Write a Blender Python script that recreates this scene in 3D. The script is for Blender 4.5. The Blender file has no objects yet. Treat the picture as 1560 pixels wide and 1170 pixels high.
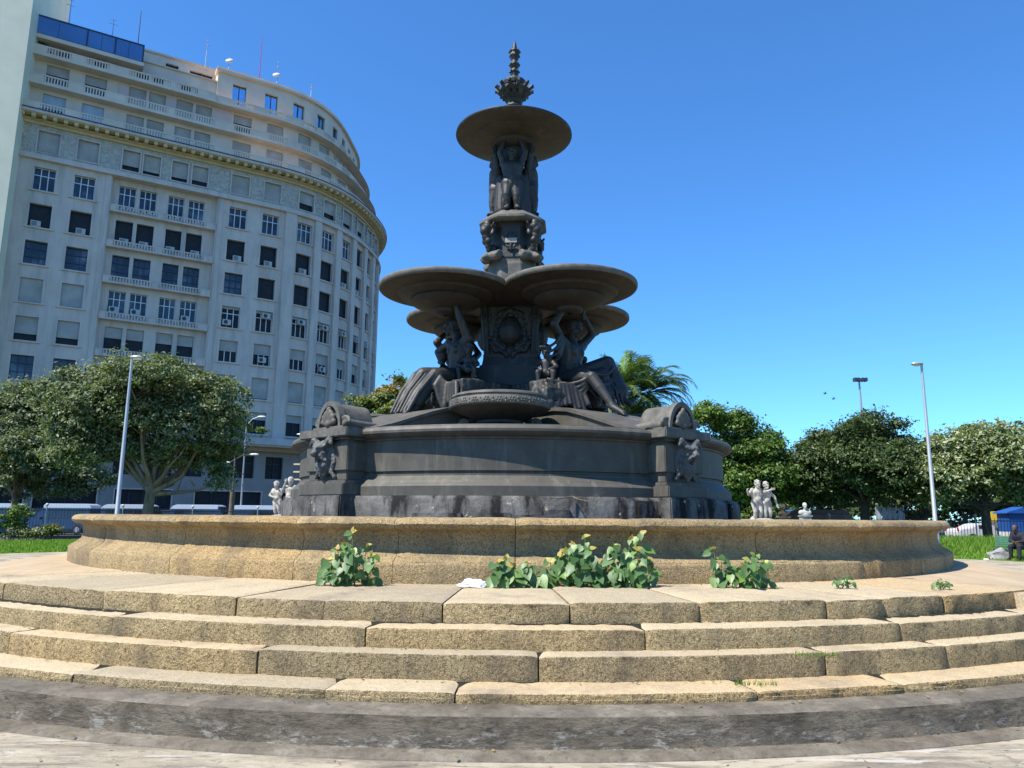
import bpy, bmesh, math, random
import numpy as np
from mathutils import Vector, Matrix, noise as mnoise
R_=math.radians
scene=bpy.context.scene
# ---------------------------------------------------------------- camera, sky, sun
cam=bpy.data.cameras.new('camera'); camo=bpy.data.objects.new('camera',cam); scene.collection.objects.link(camo)
cam.sensor_width=36; cam.lens=36*1150/1560; cam.clip_end=3000; cam.clip_start=.05
EYE=1.525
camo.matrix_world=Matrix.Translation((0,0,EYE))@Matrix.Rotation(R_(90+10.0),4,'X')@Matrix.Rotation(R_(0.45),4,'Z')
scene.camera=camo
SUN_AZ=R_(-121.5); SUN_EL=R_(55.5)
w=bpy.data.worlds.new('World'); scene.world=w; w.use_nodes=True
nt=w.node_tree; bg=nt.nodes['Background']; sky=nt.nodes.new('ShaderNodeTexSky'); sky.sky_type='NISHITA'; sky.sun_disc=False
sky.sun_elevation=SUN_EL; sky.sun_rotation=SUN_AZ; sky.altitude=0; sky.air_density=1.0; sky.dust_density=.1; sky.ozone_density=2.0
tint=nt.nodes.new('ShaderNodeMix'); tint.data_type='RGBA'; tint.blend_type='MULTIPLY'; tint.inputs[0].default_value=1; tint.inputs[7].default_value=(.56,1.13,1.70,1)
nt.links.new(sky.outputs[0],tint.inputs[6]); nt.links.new(tint.outputs[2],bg.inputs[0]); bg.inputs[1].default_value=.085
sl=bpy.data.lights.new('sun','SUN'); sl.energy=5.0; sl.angle=R_(.55); sl.color=(1,.95,.86)
so=bpy.data.objects.new('sun',sl); scene.collection.objects.link(so)
sd=Vector((math.sin(SUN_AZ)*math.cos(SUN_EL),math.cos(SUN_AZ)*math.cos(SUN_EL),math.sin(SUN_EL)))
so.rotation_euler=sd.to_track_quat('Z','Y').to_euler(); so.location=(-40,-20,60)
vs=scene.view_settings; vs.view_transform='Standard'; vs.look='None'; vs.exposure=.78; vs.gamma=1; vs.use_curve_mapping=False
COL=scene.collection
rnd=random.Random(7); nrg=np.random.default_rng(5)

# ---------------------------------------------------------------- helpers
def tag(o,label=None,cat=None,group=None,kind=None):
    if label: o['label']=label
    if cat: o['category']=cat
    if group: o['group']=group
    if kind: o['kind']=kind
    return o
def empty(name,loc,label=None,cat=None,group=None):
    o=bpy.data.objects.new(name,None); COL.objects.link(o); o.location=loc; o.empty_display_size=.2
    return tag(o,label,cat,group)
def setparent(o,p):
    o.parent=p
    # keep world placement for meshes written in world coordinates
    L=world_of(p); o.matrix_parent_inverse=L.inverted()
def world_of(p):
    m=Matrix.LocRotScale(p.location,p.rotation_euler,p.scale)
    if p.parent: m=world_of(p.parent)@p.matrix_parent_inverse@m
    return m
class MB:
    def __init__(s): s.v=[]; s.f=[]; s.m=[]
    def add(s,vs,fs,mi=0):
        b=len(s.v); s.v+= [tuple(v) for v in vs]
        for f in fs: s.f.append(tuple(b+i for i in f)); s.m.append(mi)
    def merge(s,o,mi=None):
        b=len(s.v); s.v+=o.v
        for f,m in zip(o.f,o.m): s.f.append(tuple(b+i for i in f)); s.m.append(m if mi is None else mi)
    def box(s,x0,x1,y0,y1,z0,z1,T=None,mi=0):
        vs=[(x,y,z) for z in (z0,z1) for x,y in ((x0,y0),(x1,y0),(x1,y1),(x0,y1))]
        if T: vs=[T(*v) for v in vs]
        s.add(vs,[(3,2,1,0),(4,5,6,7),(0,1,5,4),(1,2,6,5),(2,3,7,6),(3,0,4,7)],mi)
    def lathe(s,prof,c=(0,0),seg=64,a0=0,a1=360,mi=0,phase=0,caps=False):
        full=abs(a1-a0-360)<1e-6; n=seg if full else seg+1; vs=[]
        for i in range(n):
            a=R_(a0+(a1-a0)*i/seg+phase); sa,ca=math.sin(a),-math.cos(a)
            for r,z in prof: vs.append((c[0]+r*sa,c[1]+r*ca,z))
        k=len(prof); fs=[]
        for i in range(seg):
            j=(i+1)%n
            for q in range(k-1): fs.append((i*k+q,j*k+q,j*k+q+1,i*k+q+1))
        if caps and not full: fs+= [tuple(range(k)),tuple((n-1)*k+q for q in range(k))[::-1]]
        s.add(vs,fs,mi)
    def tube(s,pts,rads,seg=8,mi=0,cap=True):
        pts=[Vector(p) for p in pts]; vs=[]; k=len(pts)
        up=None
        for i,p in enumerate(pts):
            d=(pts[min(i+1,k-1)]-pts[max(i-1,0)])
            d=d.normalized() if d.length>1e-9 else Vector((0,0,1))
            if up is None: up=d.orthogonal().normalized()
            x=(up-d*up.dot(d)); x=x.normalized() if x.length>1e-6 else d.orthogonal().normalized(); up=x
            y=d.cross(x); r=rads[i] if hasattr(rads,'__len__') else rads
            for j in range(seg):
                a=2*math.pi*j/seg; vs.append(p+x*(r*math.cos(a))+y*(r*math.sin(a)))
        fs=[(i*seg+j,i*seg+(j+1)%seg,(i+1)*seg+(j+1)%seg,(i+1)*seg+j) for i in range(k-1) for j in range(seg)]
        if cap: fs+= [tuple(range(seg))[::-1],tuple((k-1)*seg+j for j in range(seg))]
        s.add(vs,fs,mi)
    def ell(s,c,r,rot=None,u=14,v=9,mi=0):
        c=Vector(c); r=(r,r,r) if not hasattr(r,'__len__') else r; vs=[]
        M=rot if rot is not None else Matrix.Identity(3)
        for i in range(1,v):
            t=math.pi*i/v
            for j in range(u):
                a=2*math.pi*j/u; vs.append(c+M@Vector((r[0]*math.sin(t)*math.cos(a),r[1]*math.sin(t)*math.sin(a),r[2]*math.cos(t))))
        vs+= [c+M@Vector((0,0,r[2])),c+M@Vector((0,0,-r[2]))]
        fs=[(i*u+j,(i+1)*u+j,(i+1)*u+(j+1)%u,i*u+(j+1)%u) for i in range(v-2) for j in range(u)]
        T=len(vs)-2
        fs+= [(T,j,(j+1)%u) for j in range(u)]+[(T+1,(v-2)*u+(j+1)%u,(v-2)*u+j) for j in range(u)]
        s.add(vs,fs,mi)
    def cap(s,p0,p1,r0,r1,seg=10):
        p0=Vector(p0);p1=Vector(p1);d=(p1-p0); L=d.length
        d=d.normalized() if L>1e-6 else Vector((0,0,1))
        pts=[];rr=[]
        for t in (-.95,-.7,-.35): pts.append(p0+d*(r0*t)); rr.append(r0*math.sqrt(1-t*t))
        pts.append(p0);rr.append(r0);pts.append(p1);rr.append(r1)
        for t in (.35,.7,.95): pts.append(p1+d*(r1*t)); rr.append(r1*math.sqrt(1-t*t))
        s.tube(pts,rr,seg)
    def prism(s,poly,z0,z1,T=None,mi=0):
        n=len(poly); vs=[(x,y,z0) for x,y in poly]+[(x,y,z1) for x,y in poly]
        if T: vs=[T(*v) for v in vs]
        s.add(vs,[tuple(range(n))[::-1],tuple(range(n,2*n))]+[(i,(i+1)%n,n+(i+1)%n,n+i) for i in range(n)],mi)
    def build(s,name,mats,parent=None,smooth=None,bevel=0,recalc=True):
        me=bpy.data.meshes.new(name); me.from_pydata(s.v,[],s.f)
        mats=mats if isinstance(mats,(list,tuple)) else [mats]
        for m in mats: me.materials.append(m)
        if len(mats)>1: me.polygons.foreach_set('material_index',s.m)
        if recalc:
            bm=bmesh.new(); bm.from_mesh(me); bmesh.ops.recalc_face_normals(bm,faces=bm.faces)
            if bevel: bmesh.ops.bevel(bm,geom=[e for e in bm.edges if e.is_manifold and e.calc_face_angle(0)>.5],offset=bevel,segments=2,affect='EDGES',clamp_overlap=True)
            bm.to_mesh(me); bm.free()
        if smooth is not None:
            me.polygons.foreach_set('use_smooth',[True]*len(me.polygons))
            if smooth<179: me.set_sharp_from_angle(angle=R_(smooth))
        me.update()
        o=bpy.data.objects.new(name,me); COL.objects.link(o)
        if parent: setparent(o,parent)
        return o
def quads_obj(name,V,mat,parent=None,n=4):
    """V: (N,n,3) array of separate faces"""
    V=np.asarray(V,np.float32); N=len(V); me=bpy.data.meshes.new(name)
    me.vertices.add(N*n); me.vertices.foreach_set('co',V.reshape(-1))
    me.loops.add(N*n); me.loops.foreach_set('vertex_index',np.arange(N*n,dtype=np.int32))
    me.polygons.add(N); me.polygons.foreach_set('loop_start',np.arange(0,N*n,n,dtype=np.int32))
    try: me.polygons.foreach_set('loop_total',np.full(N,n,np.int32))
    except Exception: pass
    me.materials.append(mat); me.update(calc_edges=True); me.validate()
    o=bpy.data.objects.new(name,me); COL.objects.link(o)
    if parent: setparent(o,parent)
    return o
def sculpt(name,mb,mat,parent=None,voxel=.025,smooth=2,noise=0):
    """union of overlapping closed shapes -> one continuous sculpted surface"""
    t=mb.build(name+'_tmp',mat); md=t.modifiers.new('r','REMESH'); md.mode='VOXEL'; md.voxel_size=voxel; md.use_smooth_shade=True
    if smooth: sm=t.modifiers.new('s','SMOOTH'); sm.iterations=smooth; sm.factor=.5
    dg=bpy.context.evaluated_depsgraph_get(); me=bpy.data.meshes.new_from_object(t.evaluated_get(dg))
    old=t.data; bpy.data.objects.remove(t); bpy.data.meshes.remove(old)
    me.name=name; me.materials.clear(); me.materials.append(mat)
    if noise:
        for v in me.vertices: v.co+=v.normal*(noise*mnoise.noise(v.co*14))
    me.polygons.foreach_set('use_smooth',[True]*len(me.polygons)); me.update()
    o=bpy.data.objects.new(name,me); COL.objects.link(o)
    if parent: setparent(o,parent)
    return o

# ---------------------------------------------------------------- materials
class NB:
    def __init__(s,name):
        s.m=bpy.data.materials.new(name); s.m.use_nodes=True; s.t=s.m.node_tree; s.b=s.t.nodes['Principled BSDF']
        s.tc=s.t.nodes.new('ShaderNodeTexCoord')
    def n(s,typ,**k):
        x=s.t.nodes.new(typ)
        for a,b in k.items():
            if a in x.inputs: s.set(x.inputs[a],b)
            else: setattr(x,a,b)
        return x
    def set(s,i,v):
        if hasattr(v,'is_linked') or hasattr(v,'links'): s.t.links.new(v,i)
        else: i.default_value=v if not (isinstance(v,tuple) and len(v)==3 and len(i.default_value)==4) else (*v,1)
    def link(s,a,b): s.t.links.new(a,b)
    def co(s,scale=(1,1,1)):
        mp=s.n('ShaderNodeMapping'); s.link(s.tc.outputs['Object'],mp.inputs[0]); mp.inputs['Scale'].default_value=scale; return mp.outputs[0]
    def noise(s,scale,detail=4,rough=.55,sc=(1,1,1),out=0,dist=0):
        x=s.n('ShaderNodeTexNoise'); s.link(s.co(sc),x.inputs['Vector']); x.inputs['Scale'].default_value=scale; x.inputs['Detail'].default_value=detail; x.inputs['Roughness'].default_value=rough; x.inputs['Distortion'].default_value=dist
        return x.outputs[out]
    def ramp(s,fac,stops):
        x=s.n('ShaderNodeValToRGB'); s.link(fac,x.inputs[0]); e=x.color_ramp.elements
        while len(e)<len(stops): e.new(.5)
        for q,(p,c) in zip(e,stops):
            q.position=p; q.color=(*c,1) if hasattr(c,'__len__') else (c,c,c,1)
        return x.outputs[0]
    def mix(s,fac,a,b,mode='MIX'):
        x=s.n('ShaderNodeMix',data_type='RGBA',blend_type=mode)
        s.set(x.inputs[0],fac); s.set(x.inputs[6],a); s.set(x.inputs[7],b); return x.outputs[2]
    def bump(s,h,st=.3,dist=.02,prev=None):
        x=s.n('ShaderNodeBump'); s.link(h,x.inputs['Height']); x.inputs['Strength'].default_value=st; x.inputs['Distance'].default_value=dist
        if prev: s.link(prev,x.inputs['Normal'])
        return x.outputs[0]
    def island(s): return s.n('ShaderNodeNewGeometry').outputs['Random Per Island']
    def done(s,col,rough=.8,nrm=None,spec=.3,metal=0):
        s.set(s.b.inputs['Base Color'],col); s.set(s.b.inputs['Roughness'],rough); s.b.inputs['Specular IOR Level'].default_value=spec; s.b.inputs['Metallic'].default_value=metal
        if nrm: s.link(nrm,s.b.inputs['Normal'])
        return s.m
def plain(name,col,rough=.6,var=.12,scale=4,spec=.3,metal=0,bump=0,bs=40):
    b=NB(name); n=b.noise(scale,5); c=b.ramp(n,[(.3,tuple(x*(1-var) for x in col)),(.7,tuple(min(1,x*(1+var)) for x in col))])
    return b.done(c,rough,b.bump(b.noise(bs,3),bump,.01) if bump else None,spec,metal)
def granite(name,cA,cB,speck,stain,stain_lo=.56,stain_hi=.74,bst=.5,streak=False):
    b=NB(name)
    fine=b.noise(120,3,.6); mid=b.noise(7,6,.7); big=b.noise(.9,5,.62)
    c=b.ramp(mid,[(.32,cA),(.68,cB)])
    sp=b.ramp(fine,[(.36,.8),(.56,0)]); c=b.mix(sp,c,speck); gr=b.ramp(b.noise(30,5,.72),[(.36,.8),(.52,0)]); c=b.mix(gr,c,speck)
    sp2=b.ramp(b.noise(150,2,.5),[(.58,0),(.72,.8)]); c=b.mix(sp2,c,tuple(min(1,x*1.55) for x in cB))
    isl=b.ramp(b.island(),[(0,(.78,.79,.81)),(.3,(.95,.94,.93)),(.7,(1,1,.98)),(1,(1.0,.90,.77))]); c=b.mix(1.0,c,isl,'MULTIPLY')
    st=b.ramp(big,[(stain_lo,0),(stain_hi,1)]); st2=b.ramp(b.noise(5,6,.7),[(.35,0.0),(.6,1)])
    x=b.n('ShaderNodeMath',operation='MULTIPLY'); b.link(st,x.inputs[0]); b.link(st2,x.inputs[1]); f=x.outputs[0]
    c=b.mix(f,c,stain)
    if streak:
        s1=b.ramp(b.noise(2.6,5,.65,(1,1,.12)),[(.5,0),(.68,1)]); c=b.mix(b.mix(1,s1,(.55,.55,.55),'MULTIPLY'),c,stain)
    h=b.noise(38,5,.7); nr=b.bump(h,bst*1.25,.035); nr=b.bump(fine,bst*.6,.01,nr)
    return b.done(c,.88,nr,.2)
M={}
M['riser']=granite('granite_rough',(.47,.355,.185),(.66,.51,.285),(.12,.088,.05),(.11,.095,.07),.52,.72,.9,True)
M['tread']=granite('granite_worn',(.43,.35,.225),(.52,.43,.285),(.29,.23,.15),(.2,.165,.13),.50,.75,.3)
M['basin']=granite('granite_basin',(.36,.26,.13),(.51,.385,.21),(.12,.085,.045),(.11,.09,.065),.54,.76,.6,True)
b=NB('joint_dirt'); M['joint']=b.done(b.ramp(b.noise(12),[(.3,(.015,.013,.01)),(.7,(.04,.034,.025))]),.95,None,.1)
# cast iron / dark patina; lit and shaded parts get separate tones
b=NB('dark_patinated_metal'); n1=b.noise(3.5,6,.65); n2=b.noise(18,5,.6); s1=b.noise(3.2,4,.6,(1,1,.15))
c=b.ramp(n1,[(.3,(.062,.056,.046)),(.55,(.085,.077,.062)),(.75,(.115,.104,.082))]); c=b.mix(b.ramp(s1,[(.55,0),(.72,.55)]),c,(.17,.165,.14)); c=b.mix(b.ramp(b.noise(4.5,6,.7,(1,1,.1)),[(.55,0),(.66,.45)]),c,(.17,.162,.135)); c=b.mix(b.ramp(b.noise(2.2,6,.7,(1,1,.4)),[(.56,0),(.7,.5)]),c,(.085,.062,.04)); c=b.mix(b.ramp(n2,[(.56,0),(.75,.5)]),c,(.05,.049,.045))
M['iron']=b.done(c,.62,b.bump(n2,.12,.01),.35)
b=NB('shaded_bronze'); n1=b.noise(5,6,.68); n2=b.noise(22,5,.65); s1=b.noise(4,5,.6,(1,1,.18)); c=b.ramp(n1,[(.3,(.014,.014,.0135)),(.6,(.027,.0255,.023)),(.78,(.055,.05,.042))]); c=b.mix(b.ramp(s1,[(.56,0),(.7,.5)]),c,(.10,.098,.082)); c=b.mix(b.ramp(n2,[(.5,0),(.7,.5)]),c,(.016,.016,.016)); M['bronzeshade']=b.done(c,.55,b.bump(n2,.35,.015),.45)  # metal toned darker because figures, core and upper parts stand in shade
b=NB('shaded_brown_patina'); n1=b.noise(4,6,.7); c=b.ramp(n1,[(.3,(.02,.017,.014)),(.6,(.042,.034,.026)),(.8,(.09,.068,.046))]); M['ironbrownshade']=b.done(c,.65,b.bump(b.noise(20),.12,.01),.35)  # brown patina with the shade under the bowls put into its colour
b=NB('carved_patina'); n1=b.noise(5,6,.7); c=b.ramp(n1,[(.3,(.07,.07,.068)),(.7,(.12,.117,.108))]); v=b.n('ShaderNodeTexVoronoi',Scale=16.0); b.link(b.co(),v.inputs['Vector']); M['ironcarve']=b.done(c,.62,b.bump(v.outputs['Distance'],.8,.03),.35)
b=NB('pale_lit_patina'); M['ironlit']=b.done(b.ramp(b.noise(5,6,.7),[(.3,(.06,.056,.048)),(.7,(.16,.15,.125))]),.65,b.bump(b.noise(22),.15,.01),.3)  # patina lightened in colour for rims, caps and cornices the sun catches
b=NB('weathered_plinth'); n1=b.noise(2.2,6,.7); s1=b.noise(2.6,5,.65,(1,1,.25))
c=b.ramp(n1,[(.3,(.05,.048,.045)),(.55,(.13,.125,.115)),(.75,(.2,.19,.17))]); c=b.mix(b.ramp(s1,[(.48,0),(.6,1)]),c,(.015,.014,.014)); c=b.mix(b.ramp(b.noise(6,5,.7),[(.64,0),(.7,1)]),c,(.42,.36,.27))
M['plinth']=b.done(c,.9,b.bump(b.noise(8,6,.7),.6,.05),.2)
b=NB('old_concrete'); n1=b.noise(2.4,9,.72,(1,1,2.6)); n2=b.noise(11,9,.78,(1,1,3.2))
c=b.ramp(n1,[(.30,(.11,.092,.068)),(.48,(.19,.16,.12)),(.60,(.25,.213,.16)),(.75,(.33,.285,.22))]); c=b.mix(b.ramp(b.noise(2.0,6,.65,(1,1,.3)),[(.50,0),(.66,.6)]),c,(.055,.048,.038)); c=b.mix(b.ramp(n2,[(.36,.55),(.47,0)]),c,(.045,.038,.03)); c=b.mix(b.ramp(n2,[(.56,0),(.7,.4)]),c,(.32,.285,.23)); ln=b.noise(3,8,.8,(.35,.35,14)); c=b.mix(b.ramp(ln,[(.38,.4),(.45,0)]),c,(.055,.047,.037)); c=b.mix(b.ramp(b.noise(1.7,6,.65,(1,1,.9)),[(.56,0),(.66,.6)]),c,(.30,.27,.22))
g=b.n('ShaderNodeSeparateXYZ'); b.link(b.tc.outputs['Object'],g.inputs[0]); lo=b.ramp(g.outputs[2],[(0.0,1),(.10,.85),(.19,.0)])
wn=b.ramp(b.noise(3.6,10,.78,(1,1,2.6),dist=.15),[(.50,0),(.55,1)]); x=b.n('ShaderNodeMath',operation='MULTIPLY'); b.link(lo,x.inputs[0]); b.link(wn,x.inputs[1])
c=b.mix(x.outputs[0],c,b.ramp(n2,[(.42,(.12,.105,.085)),(.56,(.42,.39,.33))])); nr=b.bump(n2,.9,.05); nr=b.bump(wn,.6,.03,nr); M['concrete']=b.done(c,.92,nr,.15)
b=NB('concrete_ledge'); n2=b.noise(16,8,.75); c=b.ramp(b.noise(2.6,8,.72),[(.3,(.09,.077,.058)),(.5,(.16,.138,.105)),(.7,(.26,.23,.18))]); c=b.mix(b.ramp(n2,[(.36,.6),(.5,0)]),c,(.07,.06,.048)); M['ledge']=b.done(c,.92,b.bump(n2,.7,.03),.15)
b=NB('plaza_floor'); n1=b.noise(1.1,9,.7,(.5,1.9,1),dist=.9); n2=b.noise(9,9,.75,(.7,1.3,1))
c=b.ramp(n1,[(.34,(.15,.128,.096)),(.44,(.23,.198,.15)),(.50,(.32,.275,.20)),(.56,(.40,.345,.255)),(.7,(.44,.38,.285))]); c=b.mix(b.ramp(n2,[(.52,0),(.62,.75)]),c,(.16,.142,.115)); c=b.mix(b.ramp(b.noise(2.3,9,.75,(.45,2.2,1),dist=.6),[(.58,0),(.61,.9)]),c,(.46,.425,.36)); c=b.mix(b.ramp(b.noise(2.9,9,.75,(.4,2.4,1),dist=.6),[(.60,0),(.63,.9)]),c,(.12,.105,.085))
M['floor']=b.done(c,.92,b.bump(n2,.7,.03),.15)
b=NB('side_paving'); M['paving']=b.done(b.ramp(b.noise(1.4,6,.65),[(.3,(.32,.24,.15)),(.7,(.43,.335,.22))]),.9,b.bump(b.noise(20),.3,.01),.2)
b=NB('lawn'); M['lawn']=b.done(b.ramp(b.noise(.9,6,.7),[(.3,(.05,.105,.012)),(.6,(.10,.2,.02)),(.8,(.16,.24,.035))]),.95,b.bump(b.noise(25,5),.8,.05),.1)
b=NB('asphalt'); M['asphalt']=b.done(b.ramp(b.noise(3,6,.7),[(.3,(.04,.04,.042)),(.7,(.07,.07,.07))]),.9,None,.2)
def leafmat(name,cs,trans=.35,rough=.5):
    b=NB(name); r=b.island(); c=b.ramp(r,[(i/(len(cs)-1),x) for i,x in enumerate(cs)])
    b.done(c,rough,None,.35); tr=b.n('ShaderNodeBsdfTranslucent'); b.link(b.mix(1,c,(1.25,1.35,.5),'MULTIPLY'),tr.inputs[0])
    mx=b.n('ShaderNodeMixShader'); mx.inputs[0].default_value=trans; b.link(b.b.outputs[0],mx.inputs[1]); b.link(tr.outputs[0],mx.inputs[2])
    b.link(mx.outputs[0],b.t.nodes['Material Output'].inputs[0]); return b.m
M['leaf_dark']=leafmat('leaf_dark',[(.045,.068,.022),(.10,.138,.056),(.17,.205,.105),(.26,.29,.18)],.32)
M['leaf_mid']=leafmat('leaf_mid',[(.03,.06,.01),(.07,.13,.022),(.12,.19,.035),(.17,.25,.06)],.3)
M['leaf_deep']=leafmat('leaf_deep',[(.022,.042,.01),(.045,.078,.02),(.075,.11,.032),(.12,.15,.055)],.25)
M['leaf_olive']=leafmat('leaf_olive',[(.06,.09,.02),(.11,.15,.035),(.16,.2,.06),(.4,.42,.28),(.2,.24,.08)],.25)
M['leaf_orange']=leafmat('leaf_orange',[(.05,.085,.015),(.10,.14,.03),(.15,.19,.045),(.24,.2,.05)],.3)
M['flower_orange']=leafmat('flower_orange',[(.4,.22,.04),(.5,.3,.08),(.3,.2,.05)],.3)
M['palm']=leafmat('palm_frond',[(.045,.078,.02),(.085,.135,.038),(.15,.2,.07)],.3)
M['palmnew']=leafmat('palm_new',[(.10,.2,.02),(.17,.3,.035)],.4)
M['weed']=leafmat('weed_leaf',[(.05,.11,.03),(.085,.165,.055),(.12,.21,.08),(.17,.28,.05)],.25,.42)
M['weedtip']=leafmat('weed_tip',[(.35,.4,.06),(.45,.3,.1)],.3,.45)
M['grass']=leafmat('grass_blade',[(.07,.16,.012),(.12,.24,.02),(.18,.32,.03),(.26,.34,.07)],.35,.6)
M['stem']=plain('stem_green',(.14,.2,.06),.6)
b=NB('bark'); M['bark']=b.done(b.ramp(b.noise(4,6,.7,(1,1,.3)),[(.3,(.09,.07,.05)),(.7,(.24,.19,.14))]),.9,b.bump(b.noise(14,5,.7,(1,1,.25)),.7,.03),.2)
M['barkdark']=plain('bark_dark',(.05,.04,.03),.9)
# facade
b=NB('facade_stone'); n1=b.noise(.5,6,.65); n2=b.noise(1.4,5,.6,(1,1,.12))
c=b.ramp(n1,[(.3,(.56,.455,.39)),(.7,(.66,.55,.475))]); c=b.mix(b.ramp(n2,[(.48,0),(.7,.55)]),c,(.33,.29,.26)); c=b.mix(b.ramp(b.noise(5,6,.7,(1,1,.2)),[(.58,0),(.72,.35)]),c,(.28,.25,.23))
M['facade']=b.done(c,.85,b.bump(b.noise(6),.1,.02),.2)
M['facadepale']=plain('facade_render',(.68,.55,.44),.85,.1,.6)
M['pink']=plain('pink_render',(.62,.47,.43),.85,.08,.6)
M['cornice']=plain('cornice_tan',(.60,.46,.26),.85,.12,1.2)
b=NB('frieze_stone'); v=b.n('ShaderNodeTexVoronoi',Scale=2.6); b.link(b.co(),v.inputs['Vector']); M['frieze']=b.done(b.ramp(b.noise(2.5,6,.7),[(.35,(.36,.33,.29)),(.65,(.56,.52,.46))]),.9,b.bump(v.outputs['Distance'],1,.15),.2)
M['friezerel']=plain('frieze_relief',(.58,.53,.46),.85,.15,2)
M['cream']=plain('cream_render',(.78,.72,.53),.85,.06,.5)
b=NB('window_glass'); M['glass']=b.done(b.ramp(b.noise(.55,4),[(.35,(.012,.016,.025)),(.55,(.04,.055,.085)),(.64,(.10,.12,.16)),(.72,(.2,.22,.25))]),.12,None,.5)
b=NB('blue_glass'); M['blueglass']=b.done(b.ramp(b.noise(.6,3),[(.3,(.3,.55,.8)),(.7,(.42,.66,.9))]),.06,None,.8,.85)
b=NB('screen_glass'); M['screenglass']=b.done(b.ramp(b.noise(.25,2),[(.3,(.05,.13,.33)),(.7,(.08,.2,.45))]),.08,None,.8)
b=NB('dark_opening'); M['dark']=b.done(b.ramp(b.noise(2,4),[(.3,(.008,.008,.01)),(.7,(.022,.022,.026))]),.5,None,.3)
b=NB('roller_shutter'); wv=b.n('ShaderNodeTexWave',Scale=5.0); wv.bands_direction='Z'; b.link(b.co(),wv.inputs['Vector']); M['shutter']=b.done(b.ramp(b.noise(.9,5),[(.3,(.34,.31,.28)),(.7,(.48,.45,.41))]),.7,b.bump(wv.outputs['Fac'],.5,.02),.3)
M['shutterblue']=plain('shutter_blue',(.40,.47,.55),.7,.1,1)
M['frame']=plain('frame_white',(.72,.73,.75),.5,.05)
M['framedark']=plain('frame_dark',(.04,.05,.08),.5,.1)
M['ac']=plain('ac_casing',(.45,.45,.43),.5,.08); M['acdark']=plain('ac_grille',(.06,.06,.06),.6)
M['podium']=plain('podium_stone',(.30,.28,.26),.8,.12,.8); M['canopy']=plain('canopy_concrete',(.52,.5,.48),.85,.1,1); M['soffit']=plain('soffit_tan',(.45,.36,.26),.85)
M['steel']=plain('galvanised_steel',(.36,.38,.39),.45,.08,3,.5,.4); M['lampglass']=plain('lamp_cover',(.75,.75,.72),.3)
M['fence']=plain('fence_paint',(.055,.065,.085),.5,.1); M['white']=plain('white_paint',(.5,.5,.5),.5,.04)
M['marble']=plain('weathered_marble',(.36,.34,.30),.8,.45,6,.25,0,.3,20)
M['pedestal']=plain('pedestal_stone',(.42,.4,.37),.85,.15,4)
M['vanblue']=plain('vehicle_blue_shaded',(.012,.03,.09),.3,.05,2,.6); M['vanwhite']=plain('vehicle_white_shaded',(.36,.42,.52),.3,.04,2,.6); M['vanglass']=plain('vehicle_glass',(.015,.02,.03),.08,.05,2,.6)  # blue and white darkened in colour for the tree shade over the vans
M['tyre']=plain('tyre_rubber',(.02,.02,.02),.8); M['rim']=plain('wheel_rim',(.4,.4,.42),.35,.05,3,.5,.7)
M['carblack']=plain('car_black',(.012,.013,.016),.2,.05,2,.7); M['headlight']=plain('headlight_lens',(.7,.7,.7),.1); M['red']=plain('tail_light',(.45,.02,.02),.2)
M['benchgreen']=plain('bench_green',(.06,.17,.12),.55,.15,6); M['skin']=plain('skin_dark',(.10,.055,.035),.55); M['clothdark']=plain('dark_clothes',(.018,.02,.028),.85); M['clothwhite']=plain('white_cloth',(.7,.7,.7),.85); M['hair']=plain('black_hair',(.008,.007,.006),.7)
M['clothgrey']=plain('grey_cloth',(.25,.24,.23),.9,.25,10); M['kioskblue']=plain('kiosk_blue',(.015,.07,.26),.5,.1,2)
b=NB('plastic_bag'); M['plastic']=b.done((.78,.78,.8),.35,b.bump(b.noise(16,5),.6,.02),.5)
M['yellow']=plain('yellow_paint',(.7,.5,.06),.6); M['purple']=plain('purple_cloth',(.12,.07,.2),.8)
M['plate']=plain('pale_plate',(.33,.31,.26),.6)
# ---------------------------------------------------------------- ground, plaza, steps
CX,CY=0.0,16.2
def P(R,ph,z): a=R_(ph); return Vector((CX+R*math.sin(a),CY-R*math.cos(a),z))
g=MB(); rr=[23.3,23.8,24.5,26,28,30,33,36,38.5,40]; N=180; vs=[]
def mound(R,ph):
    q=max(0,min(1,(R-23.8)/7))*max(0,min(1,(42-R)/6)); d=abs((ph-115+180)%360-180); return .06+.55*q*max(0,1-d/38)**.6 if d<38 else .02+.04*min(1,max(0,R-23.3))
for r in rr:
    for i in range(N):
        ph=360*i/N; vs.append(P(r,ph,mound(r,ph)-.03 if r>23.35 else -.03))
g.add(vs,[(a*N+i,a*N+(i+1)%N,(a+1)*N+(i+1)%N,(a+1)*N+i) for a in range(len(rr)-1) for i in range(N)])
tag(g.build('lawn_ground',M['lawn'],None,180),kind='structure')
g=MB(); g.lathe([(0.01,-.06),(40,-.06),(120,-.06),(1500,-.06)],(CX,CY),96); tag(g.build('ground',M['asphalt']),kind='structure')
g=MB(); g.lathe([(.01,0),(12,0),(23.5,0),(23.5,-.05)],(CX,CY),160); tag(g.build('plaza_floor',M['floor']),kind='structure')
# sloping paving round the sides and back of the fountain
A0,A1=-41.0,36.5
g=MB(); g.lathe([(7.0,.80),(8.3,.822),(9.2,.70),(11.2,.26),(13.2,.03),(14.0,.004)],(CX,CY),200,A1,A0+360); tag(g.build('paving',M['paving'],None,60),kind='structure')
g=MB()
for r0,r1,i in ((8.3,8.32,0),): pass
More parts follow.
